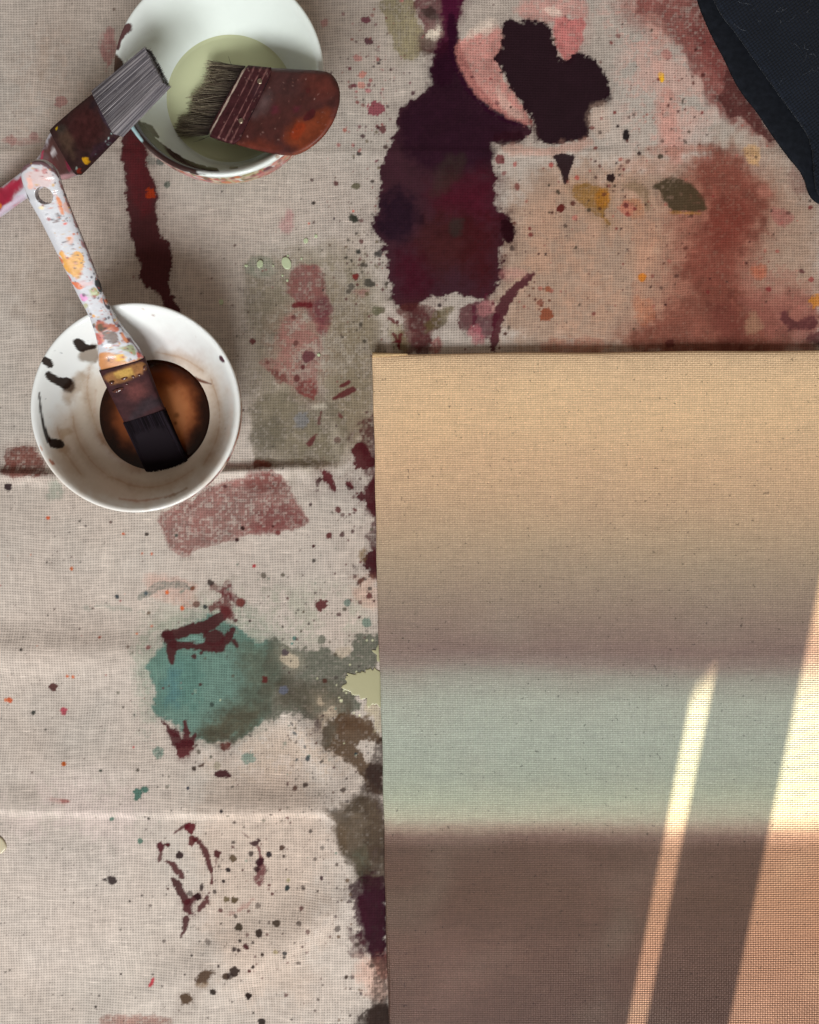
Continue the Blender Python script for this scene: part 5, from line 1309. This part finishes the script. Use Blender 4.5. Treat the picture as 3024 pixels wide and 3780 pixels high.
    W([(600, 960), (650, 1040), (720, 1120), (790, 1200), (780, 1215), (700, 1110), (640, 1040), (595, 975)], (86, 40, 50), .85, 5, 3)
    W([(480, 980), (500, 1060), (525, 1110), (515, 1110), (490, 1050)], (70, 60, 56), .8, 4, 3)
    random.seed(12)
    for _ in range(380):
        t = random.random() ** .75; x = 205 + 470 * t + random.uniform(-80, 80); y = 150 + 1090 * t
        px, py = z2(x, y)
        p.dot(px, py, random.uniform(1.0, 3.6) * (1.9 if random.random() < .16 else 1), random.choice([(50, 44, 56), (90, 60, 56), (190, 96, 50), (70, 64, 70), (196, 140, 130), (150, 60, 60), (196, 150, 70)]), .85)
def paint_f3(p):
    T = z2
    p.poly([(560, 1320), (690, 1270), (795, 1240), (800, 1290), (720, 1330), (640, 1360), (580, 1350)], (150, 104, 62), .8, 10, 8, T=T, var=.4)
    p.poly([(620, 1300), (720, 1270), (740, 1310), (650, 1330)], (196, 160, 84), .7, 10, 5, T=T, var=.4)
    p.poly([(700, 1540), (800, 1440), (880, 1430), (890, 1480), (800, 1520), (720, 1590)], (46, 36, 40), .8, 10, 10, T=T)
    p.poly([(680, 1380), (780, 1340), (820, 1420), (720, 1470)], (104, 58, 54), .6, 16, 20, T=T)
V3 = [(197, 134, 8), (199, 139, 70), (203, 150, 122), (208, 168, 165), (215, 195, 192), (226, 235, 206), (252, 318, 200), (305, 430, 178), (355, 540, 168), (405, 650, 160), (455, 765, 146), (500, 870, 134), (530, 930, 127), (557, 985, 127), (590, 1055, 143), (630, 1135, 184), (655, 1200, 232), (672, 1258, 252), (676, 1268, 250)]
S3 = [st3(x, y, w, .0030 if i == 0 else (.0046 if i < 14 else .0056)) for i, (x, y, w) in enumerate(V3)]
hc = z2(250, 325); hz = zb3(250, 325)
axis3 = (P(*z2(205, 150), zb3(205, 150)) - P(*z2(672, 1258), zb3(672, 1258))).normalized()
up3 = axis3.cross(Vector((0, 0, 1))).cross(axis3).normalized()
swept_part('handle', S3, 300, 72, M_HANDLE, paint_h3, np.array([.53, .53, .56]), br3, 3.4, cut=(P(*hc, hz), up3, .0061, .03))
S3f = [st3(670, 1252, 254, .0062), st3(690, 1300, 252, .0064), st3(720, 1372, 244, .0063), (*z2(760, 1465), 234 / 1.487, zb3(760, 1465), .0058), st3(800, 1548, 230, .0052)]
swept_part('ferrule', S3f, 70, 72, M_FERR, paint_f3, lin((56, 32, 34)), br3, 4.5)
def bristle_bundle(parent, sta_root, sta_tip, n, thick0, thick1, cols, mat, r=.00035, ragged=.03, seg=3, mass_col=None, splay=1.0):
    """sta = (px,py,width px,z); hairs fill a flat bundle between the two stations, over a solid core"""
    a = P(sta_root[0], sta_root[1], sta_root[3]); b = P(sta_tip[0], sta_tip[1], sta_tip[3])
    ax = (b - a).normalized(); wd = ax.cross(Vector((0, 0, 1))).normalized(); up = wd.cross(ax)
    w0 = sta_root[2] * .5 * (H - sta_root[3]) / FPX; w1 = sta_tip[2] * .5 * (H - sta_tip[3]) / FPX
    R, T, Cc, Tc = [], [], [], []
    rs = np.random.default_rng(n)
    for i in range(n):
        u = rs.uniform(-1, 1); v = (1 if rs.random() < .72 else -1) * (1.07 - .12 * abs(u) ** 8 + rs.normal(0, .03))
        if rs.random() < .22: u, v = (1 if rs.random() < .5 else -1) * (1.02 + rs.normal(0, .012)), rs.uniform(-1, 1)
        ln = 1 + rs.normal(0, ragged)
        R.append(a + wd * (u * w0) + up * (v * thick0))
        u2 = u * splay + rs.normal(0, .02); 
        T.append(a + (b - a) * ln + wd * (u2 * w1) + up * (v * thick1))
        c = cols[rs.integers(len(cols))]; k = 1 + rs.normal(0, .18)
        Cc.append(lin(c) * k); Tc.append(lin(c) * k * 1.1)
    return strands('bristles', [tuple(x) for x in R], [tuple(x) for x in T], r, r * .45, np.clip(Cc, .002, 1), parent, mat, seg, None, np.clip(Tc, .002, 1))
S3b = [st3(790, 1530, 226, .0050), st3(830, 1620, 226, .0048), st3(870, 1710, 224, .0036), (*z2(905, 1785), 224 / 1.487, zb3(905, 1785), .0022), (*z2(918, 1815), 222 / 1.487, zb3(918, 1815), .0012)]
def paint_b3(p):
    p.poly([(700, 1590), (890, 1460), (930, 1560), (760, 1680)], (28, 21, 26), .6, 14, 16, T=z2)
sb, _, _ = swept_part('bristle_core', S3b, 50, 60, M_WETHAIR, paint_b3, lin((22, 15, 20)), br3, 5)
bristle_bundle(br3, (*z2(792, 1534), 224 / 1.487, zb3(792, 1534)), (*z2(922, 1824), 224 / 1.487, zb3(922, 1824) - .001), 420, .0052, .0016, [(24, 17, 20), (30, 22, 28), (18, 13, 16), (38, 31, 38)], M_WETHAIR, .00034, .028)

M_GLOB = mat_plain('wet_paint_glob', lin((88, 52, 44)), 0.08, 0.5, 0, 300, 0.4)
for x, y, a_, b_, ang in ((655, 1385, .0046, .0016, -.35), (738, 1308, .0018, .0013, 1.2), (772, 1300, .0014, .0012, 1.3), (690, 1320, .0030, .0012, -.3), (620, 1345, .0022, .0012, -.3), (800, 1262, .0012, .0018, .2), (705, 1352, .0014, .0008, 0)):
    bm = bmesh.new(); bmesh.ops.create_uvsphere(bm, u_segments=20, v_segments=10, radius=1)
    for v in bm.verts: v.co *= 1 + .12 * math.sin(7 * v.co.x + 5 * v.co.y)
    me = bpy.data.meshes.new('paint_glob'); bm.to_mesh(me); bm.free(); me.materials.append(M_GLOB)
    me.polygons.foreach_set('use_smooth', np.ones(len(me.polygons), bool))
    o = link('paint_glob', me, br3); o.location = P(*z2(x, y), zb3(x, y)) + up3 * .0062; o.scale = (a_, b_, .0010)
    o.rotation_euler = (0, 0, -ang)

# ---- grey-bristled brush lying across the rim
z4 = lambda x, y: (x / 2.654, 150 + y / 2.654)
def zb1(x):
    return float(np.interp(x, [-420, -200, 0, 1540, 1700], [.0062, .0085, .0170, .0890, .0960]))
def st1(x, y, w, th):
    px, py = z4(x, y); return (px, py, w / 2.654, zb1(x), th)
br1 = empty('paint_brush', None, 'flat paint brush with stiff grey bristles and crusted dark ferrule, resting on the bowl rim', 'paint brush')
def paint_h1(p):
    T = z4; W = lambda *a, **k: p.poly(*a, T=T, **k)
    W([(180, 1330), (210, 1440), (130, 1500), (60, 1600), (0, 1640), (-100, 1650), (-100, 1500), (0, 1440)], (178, 24, 62), .92, 10, 6, var=.3)
    W([(230, 1310), (250, 1420), (150, 1520), (40, 1640), (-200, 1780), (-400, 1900), (-400, 1720), (0, 1430)], (150, 22, 52), .9, 10, 8, var=.35)
    W([(260, 1450), (240, 1550), (120, 1640), (0, 1730), (-60, 1740), (60, 1620)], (190, 170, 186), .9, 12, 6, var=.1)
    W([(0, 1440), (80, 1400), (160, 1360), (150, 1420), (60, 1460)], (196, 70, 96), .6, 10, 8, dry=.2)
    W([(270, 1540), (150, 1620), (110, 1660), (190, 1590)], (196, 84, 96), .7, 6, 4); W([(0, 1600), (25, 1610), (20, 1640), (0, 1640)], (206, 120, 40), .9, 3, 2); W([(-60, 1720), (20, 1725), (25, 1755), (-60, 1770)], (206, 130, 60), .9, 3, 2)
    W([(400, 1130), (440, 1010), (540, 900), (640, 1000), (720, 1200), (600, 1340), (520, 1250), (460, 1130)], (92, 56, 50), .92, 14, 10, var=.4)
    W([(330, 1240), (440, 1000), (560, 880), (700, 1000), (800, 1260), (640, 1380), (480, 1400)], (82, 46, 44), .9, 16, 10, var=.5)
    W([(480, 1080), (530, 1040), (560, 1080), (530, 1130), (490, 1130)], (206, 198, 200), .9, 8, 4)
    W([(400, 1150), (420, 1070), (440, 1110), (410, 1180)], (186, 36, 80), .85, 6, 4); W([(640, 1170), (720, 1230), (700, 1280), (650, 1230)], (134, 24, 60), .85, 8, 4)
    W([(590, 1320), (760, 1290), (700, 1345), (600, 1360)], (186, 140, 144), .8, 8, 5)
    W([(395, 1160), (520, 1180), (560, 1260), (480, 1230)], (104, 44, 50), .8, 10, 8)
def paint_f1(p):
    T = z4; W = lambda *a, **k: p.poly(*a, T=T, **k)
    W([(640, 760), (900, 620), (1000, 780), (1000, 960), (860, 1060), (700, 1000)], (76, 38, 38), .7, 24, 30, var=.35)
    W([(560, 900), (660, 860), (740, 1060), (740, 1180), (650, 1100)], (98, 76, 62), .7, 20, 16, var=.3, dry=.2)
    W([(540, 860), (620, 820), (660, 860), (600, 920)], (60, 54, 50), .7, 12, 10)
    W([(810, 1150), (860, 1135), (885, 1150), (870, 1195), (835, 1205), (808, 1180)], (222, 164, 30), .96, 4, 2)
    W([(535, 850), (560, 838), (562, 858), (540, 868)], (206, 170, 30), .95, 2, 2)
    W([(940, 540), (1000, 580), (1090, 720), (1160, 880), (1130, 930), (1010, 760), (960, 640)], (70, 60, 74), .7, 12, 8)
    W([(750, 1250), (800, 1250), (790, 1290), (760, 1295)], (134, 44, 30), .9, 4, 2); W([(735, 1225), (752, 1230), (750, 1265), (735, 1260)], (160, 176, 166), .9, 3, 2)
    for x, y in ((1088, 915), (1058, 958), (1038, 980), (1055, 1020), (940, 1108), (1075, 1000)):
        p.dot(*z4(x, y), 2.6, (176, 196, 194), .95)
    W([(900, 1060), (1080, 940), (1150, 960), (960, 1120), (840, 1200)], (54, 32, 44), .7, 12, 8)
    W([(860, 640), (960, 530), (1000, 600), (900, 700)], (40, 32, 38), .7, 12, 10)
V1 = [(-400, 1862, 170), (-385, 1852, 205), (-300, 1795, 216), (0, 1590, 218), (120, 1502, 216), (230, 1424, 222), (330, 1350, 226), (420, 1286, 246), (490, 1232, 310), (560, 1172, 410), (620, 1115, 480), (650, 1090, 496)]
swept_part('handle', [st1(x, y, w, .0045 if i else .003) for i, (x, y, w) in enumerate(V1)], 240, 64, M_HANDLE, paint_h1, np.array([.54, .52, .58]), br1, 3.4)
swept_part('ferrule', [st1(645, 1095, 500, .0062), st1(700, 1042, 502, .0064), st1(850, 902, 486, .0064), st1(980, 785, 470, .0060), st1(1060, 712, 458, .0056)], 90, 72, M_FERR, paint_f1, lin((58, 38, 37)), br1, 4.5)
gc = [(108, 103, 106), (126, 120, 122), (88, 83, 88), (156, 149, 150), (74, 69, 75), (112, 105, 109)]
def paint_b1(p):
    p.poly([(1060, 640), (1130, 760), (1160, 900), (1100, 860), (1050, 740)], (92, 98, 110), .7, 14, 12, T=z4)
swept_part('bristle_core', [st1(1045, 726, 452, .0052), st1(1200, 582, 430, .0056), st1(1400, 396, 402, .0050), st1(1515, 289, 388, .0042), st1(1528, 277, 384, .0032)], 50, 60, M_HAIR, paint_b1, lin((84, 77, 81)), br1, 6)
bristle_bundle(br1, (*z4(1050, 721), 446 / 2.654, zb1(1050)), (*z4(1540, 265), 386 / 2.654, zb1(1540)), 2000, .0056, .0046, gc, M_HAIR, .00021, .010)

# ---- broad flat mottler brush lying in the green water
def zm(px, py):
    x, y = (px - 350) * 1.725, py * 1.725
    return .0240 + (x - 600) / 830 * .0530 + (y - 640) / 400 * .002
br2 = empty('paint_brush', None, 'short broad varnish brush with rounded reddish wooden handle and splayed dark hair', 'paint brush')
def plate(name, pts, th, mat, base, paint, sm=2, dz=0.0, nin=46, parent=None, bev=.0016):
    p = chaikin(pts, sm)
    q = []
    for i in range(len(p)):
        a, b = p[i], p[(i + 1) % len(p)]
        m = max(1, int(np.hypot(*(b - a)) / 5))
        for j in range(m): q.append(a + (b - a) * j / m)
    p = np.array(q); c = p.mean(0)
    kpx = .00022
    rows = []
    R = np.hypot(*(p - c).T).mean()
    def ring(ins_m, zoff): 
        s = 1 - ins_m / kpx / R
        pp = c + (p - c) * s
        rows.append([tuple(P(x, y, zm(x, y) + dz + zoff)) for x, y in pp])
    h = th / 2
    for s in np.linspace(.02, .9, 6): ring((1 - s) * R * kpx, -h)
    ring(bev, -h); ring(bev * .35, -h * .8); ring(0, -h * .45); ring(0, h * .45); ring(bev * .35, h * .8); ring(bev, h)
    for s in np.linspace(.96, .02, nin): 
        if (1 - s) * R * kpx > bev * 1.2: ring((1 - s) * R * kpx, h + .0004 * (1 - s))
    nn = len(p)
    V = np.array(rows).reshape(-1, 3)
    f = [tuple(int(i) for i in z) for z in grid_faces(len(rows), nn, True)]
    f += [tuple(range(nn))[::-1], tuple(range((len(rows) - 1) * nn, len(rows) * nn))]
    px, py = px_of(V)
    pt = Painter(px, py, base, cell=(1, 1)); pt.rel = False; pt.woven = 0.0; pt.cell[...] = 0
    paint(pt)
    me = mesh_from(name, V, f, pt.c, mat=mat)
    bm = bmesh.new(); bm.from_mesh(me); bmesh.ops.recalc_face_normals(bm, faces=bm.faces); bm.to_mesh(me); bm.free()
    return link(name, me, parent)
def paint_m(p):
    T = R2; W = lambda *a, **k: p.poly(*a, T=T, **k)
    W([(1130, 430), (1400, 440), (1380, 560), (1200, 640), (1000, 700)], (70, 42, 42), .6, 24, 40, var=.3)
    W([(1320, 480), (1480, 470), (1540, 560), (1480, 640), (1350, 580)], (104, 46, 36), .7, 24, 36, var=.3)
    W([(1050, 600), (1130, 590), (1120, 700), (1010, 760), (1000, 700)], (96, 78, 78), .6, 18, 24, var=.3)
    W([(1250, 800), (1400, 720), (1510, 680), (1500, 800), (1400, 900), (1280, 960), (1200, 900)], (132, 58, 28), .75, 20, 26, var=.3)
    W([(1250, 830), (1310, 780), (1350, 800), (1300, 880), (1250, 880)], (150, 52, 18), .75, 10, 10)
    W([(1340, 730), (1385, 684), (1410, 700), (1395, 750), (1340, 775), (1322, 760)], (74, 18, 24), .92, 5, 3)
    W([(1120, 670), (1170, 660), (1180, 720), (1120, 730)], (96, 30, 48), .6, 12, 12); W([(1270, 680), (1310, 670), (1300, 710), (1270, 710)], (104, 34, 52), .6, 10, 10)
    W([(900, 910), (1050, 880), (1200, 930), (1150, 985), (960, 940)], (112, 48, 32), .7, 18, 20)
    W([(1340, 560), (1370, 560), (1370, 590), (1345, 600)], (88, 30, 30), .8, 6, 4)
    W([(1460, 900), (1540, 780), (1570, 640), (1600, 700), (1500, 950), (1300, 1020), (1150, 1000), (1280, 975)], (140, 74, 52), .7, 10, 12, var=.25)
    random.seed(8)
    for _ in range(90):
        p.dot(*R2(random.uniform(930, 1560), random.uniform(440, 980)), random.uniform(.9, 1.9), random.choice([(190, 150, 140), (150, 100, 90), (60, 30, 30)]), .7)
plate('handle', [R2(*q) for q in ((1075, 432), (1140, 432), (1300, 440), (1440, 448), (1500, 462), (1542, 510), (1566, 590), (1556, 680), (1520, 780), (1460, 870), (1380, 940), (1290, 990), (1200, 990), (1080, 968), (960, 938), (880, 915), (900, 850))], .0135, M_WOOD, lin((74, 36, 33)), paint_m, 2, 0, parent=br2, bev=.0034)
def paint_mf(p):
    T = R2
    for k in (0.06, .36, .60, .80):
        x0, y0 = 950 + 190 * k, 418 + 14 * k; x1, y1 = 715 + 190 * k, 855 + 65 * k
        p.line([(x0, y0), ((x0 + x1) / 2 + 4, (y0 + y1) / 2), (x1, y1)], [5, 4, 5] if k > .1 else [9, 7, 5], (150, 104, 100) if k > .1 else (196, 176, 160), .85, 3, 1.6, dry=.35, T=T, sc=.58)
    p.poly([(1010, 540), (1060, 530), (1040, 640), (990, 640)], (60, 40, 46), .5, 16, 14, T=T)
    p.line([(1150, 434), (1030, 676), (912, 925)], [12, 10, 12], (34, 22, 24), .9, 3, 2, T=T, sc=.58)
    random.seed(9)
    for _ in range(50):
        p.dot(*R2(random.uniform(720, 1140), random.uniform(430, 900)), random.uniform(.8, 1.6), (190, 150, 140), .7)
plate('ferrule', [R2(*q) for q in ((955, 412), (1050, 422), (1148, 430), (1060, 620), (975, 790), (910, 928), (810, 900), (708, 862), (790, 700), (870, 560))], .0155, M_FERR, lin((66, 33, 36)), paint_mf, 1, .0004, nin=40, parent=br2, bev=.0018)
for x, y in ((1052, 518), (932, 770)):
    bm = bmesh.new(); bmesh.ops.create_uvsphere(bm, u_segments=16, v_segments=8, radius=.0022)
    me = bpy.data.meshes.new('rivet'); bm.to_mesh(me); bm.free(); me.materials.append(M_RIVET)
    me.polygons.foreach_set('use_smooth', np.ones(len(me.polygons), bool))
    px, py = R2(x, y)
    o = link('rivet', me, br2); o.location = P(px, py, zm(px, py) + .0086); o.scale = (1, 1, .45)
rs = np.random.default_rng(4)
R_, T_, C_, D_, Bn = [], [], [], [], []
for i in range(1900):
    k = rs.uniform(0, 1); v = rs.uniform(-1, 1)
    x0, y0 = 960 - 238 * k, 420 + 438 * k
    ln = rs.uniform(.72, 1.02) + .08 * math.sin(k * 17) + .05 * math.sin(k * 41 + 1)
    edge = max(0, 1 - k / .12)
    x1 = x0 - (205 + 18 * k) * ln - 25 * edge + rs.normal(0, 9); y1 = y0 - 12 * ln + rs.normal(0, 10) + 6 - (14 * edge)
    a = R2(x0, y0); b = R2(x1, y1)
    za = zm(*a) + v * .005; zb_ = max(.0222, zm(*b) + v * .0042)
    R_.append(tuple(P(*a, za))); T_.append(tuple(P(*b, zb_)))
    dk = rs.uniform(.6, 1.4)
    C_.append(lin((40, 27, 27)) * dk)
    D_.append(lin([(160, 146, 122), (126, 110, 92), (76, 62, 54), (170, 156, 130)][rs.integers(4)]) * dk)
    Bn.append((rs.normal(0, .0012), rs.normal(0, .0016), rs.normal(0, .0006)))
strands('bristles', R_, T_, .00026, .00010, np.clip(C_, .002, 1), br2, M_HAIR, 4, np.array(Bn), np.clip(D_, .002, 1))
# a few stray hairs
sr = [((940, 425), (720, 398)), ((870, 412), (850, 372)), ((700, 880), (625, 918)), ((740, 860), (660, 905)), ((900, 430), (735, 425))]
for a, b in sr:
    strands('stray_hair', [tuple(P(*R2(*a), zm(*R2(*a)) + .002))], [tuple(P(*R2(*b), zm(*R2(*b)) + .002))], .0002, .0001, np.array([[.015, .012, .012]]), br2, M_HAIR, 4, np.array([[0, .002, 0]]))

# ---------------------------------------------------------------- black garment, upper right
def garment():
    root = link('garment', None, label='black knitted garment with a folded felt edge lying over the drop cloth', cat='garment')
    e1 = [(380, -420), (420, -200), (465, 0), (520, 160), (620, 380), (740, 600), (830, 800), (930, 960), (1050, 1100), (1180, 1300), (1300, 1470), (1390, 1590), (1480, 1690), (1540, 1800), (1560, 1900), (1610, 1990), (1700, 2045), (1900, 2110), (2200, 2150)]
    e2 = [(470, -420), (550, -200), (630, 0), (700, 150), (850, 330), (1000, 550), (1130, 740), (1250, 900), (1430, 1150), (1555, 1320), (1610, 1480), (1622, 1650), (1640, 1900), (1740, 2010), (2200, 2120)]
    def sheet(name, edge, prof, mat, far):
        p = chaikin([Z3(*q) for q in edge], 2, False)
        d = np.concatenate([[0], np.cumsum(np.hypot(*np.diff(p, axis=0).T))])
        t = np.linspace(0, d[-1], 150)
        p = np.stack([np.interp(t, d, p[:, 0]), np.interp(t, d, p[:, 1])], 1)
        F_ = np.array(far, float)
        V = []
        for (s, z, amp) in prof:
            for i, q in enumerate(p):
                # walk from the edge toward a far point, s in metres near the edge
                dirv = F_ - q; L = np.hypot(*dirv); dirv = dirv / L
                w = q + dirv * min(s / .00023, L * .98)
                zz = z + amp * fbm(np.array([w[0]]), np.array([w[1]]), 260, 81, 2)[0] + (.0006 * math.sin(i * .9) * (1 if s < .004 else 0) * (amp > 0))
                V.append(tuple(P(w[0], w[1], max(zz, .0009))))
        n = len(p)
        f = [tuple(int(i) for i in q) for q in grid_faces(len(prof), n)]
        me = mesh_from(name, V, f, mat=mat)
        bm = bmesh.new(); bm.from_mesh(me); bmesh.ops.recalc_face_normals(bm, faces=bm.faces)
        if sum(fc.normal.z for fc in bm.faces) < 0: bmesh.ops.reverse_faces(bm, faces=bm.faces)
        bm.to_mesh(me); bm.free()
        return link(name, me, root)
    far = (5200, -900)
    sheet('felt_edge', e1, [(0.0012, .0016, 0), (0, .0030, 0), (.0003, .0050, .0002), (.0016, .0066, .0004), (.004, .0074, .0006), (.010, .0078, .001), (.02, .0080, .001), (.035, .0078, .001), (.05, .007, .001), (.3, .006, .001)], M_FELT, far)
    sheet('knit_panel', e2, [(.0012, .0084, 0), (0, .0100, 0), (.0004, .0120, .0003), (.0018, .0136, .0006), (.005, .0146, .001), (.012, .0152, .0016), (.03, .0165, .005), (.06, .0175, .008), (.1, .018, .010), (.16, .018, .010), (.24, .017, .008), (.4, .014, .004)], M_KNIT, far)
    rr = random.Random(3)
    fib = []
    for i in range(40):
        x, y = rr.uniform(700, 1680), rr.uniform(0, 1300)
        if x < 760 + y * .62: continue
        px, py = Z3(x, y); fib.append((px, py, rr.uniform(.002, .012), rr.uniform(0, 6.28)))
    for px, py, L, a in fib:
        pts = []
        k = rr.uniform(-2.5, 2.5)
        q = P(px, py, .0205); dx = a
        bm = bmesh.new(); ring0 = None
        n = 8; r = .00006 if L > .004 else .0002
        for i in range(n + 1):
            ring = [bm.verts.new(q + Vector((-math.sin(dx) * r * math.cos(t), math.cos(dx) * r * math.cos(t), r * math.sin(t)))) for t in (0, 2.09, 4.19)]
            if ring0:
                for j in range(3): bm.faces.new((ring0[j], ring0[(j + 1) % 3], ring[(j + 1) % 3], ring[j]))
            ring0 = ring
            q = q + Vector((math.cos(dx), math.sin(dx), 0)) * (L / n); dx += k / n + rr.gauss(0, .2)
        me = bpy.data.meshes.new('lint_fibre'); bm.to_mesh(me); bm.free(); me.materials.append(M_LINT)
        link('lint_fibre', me, root)
garment()
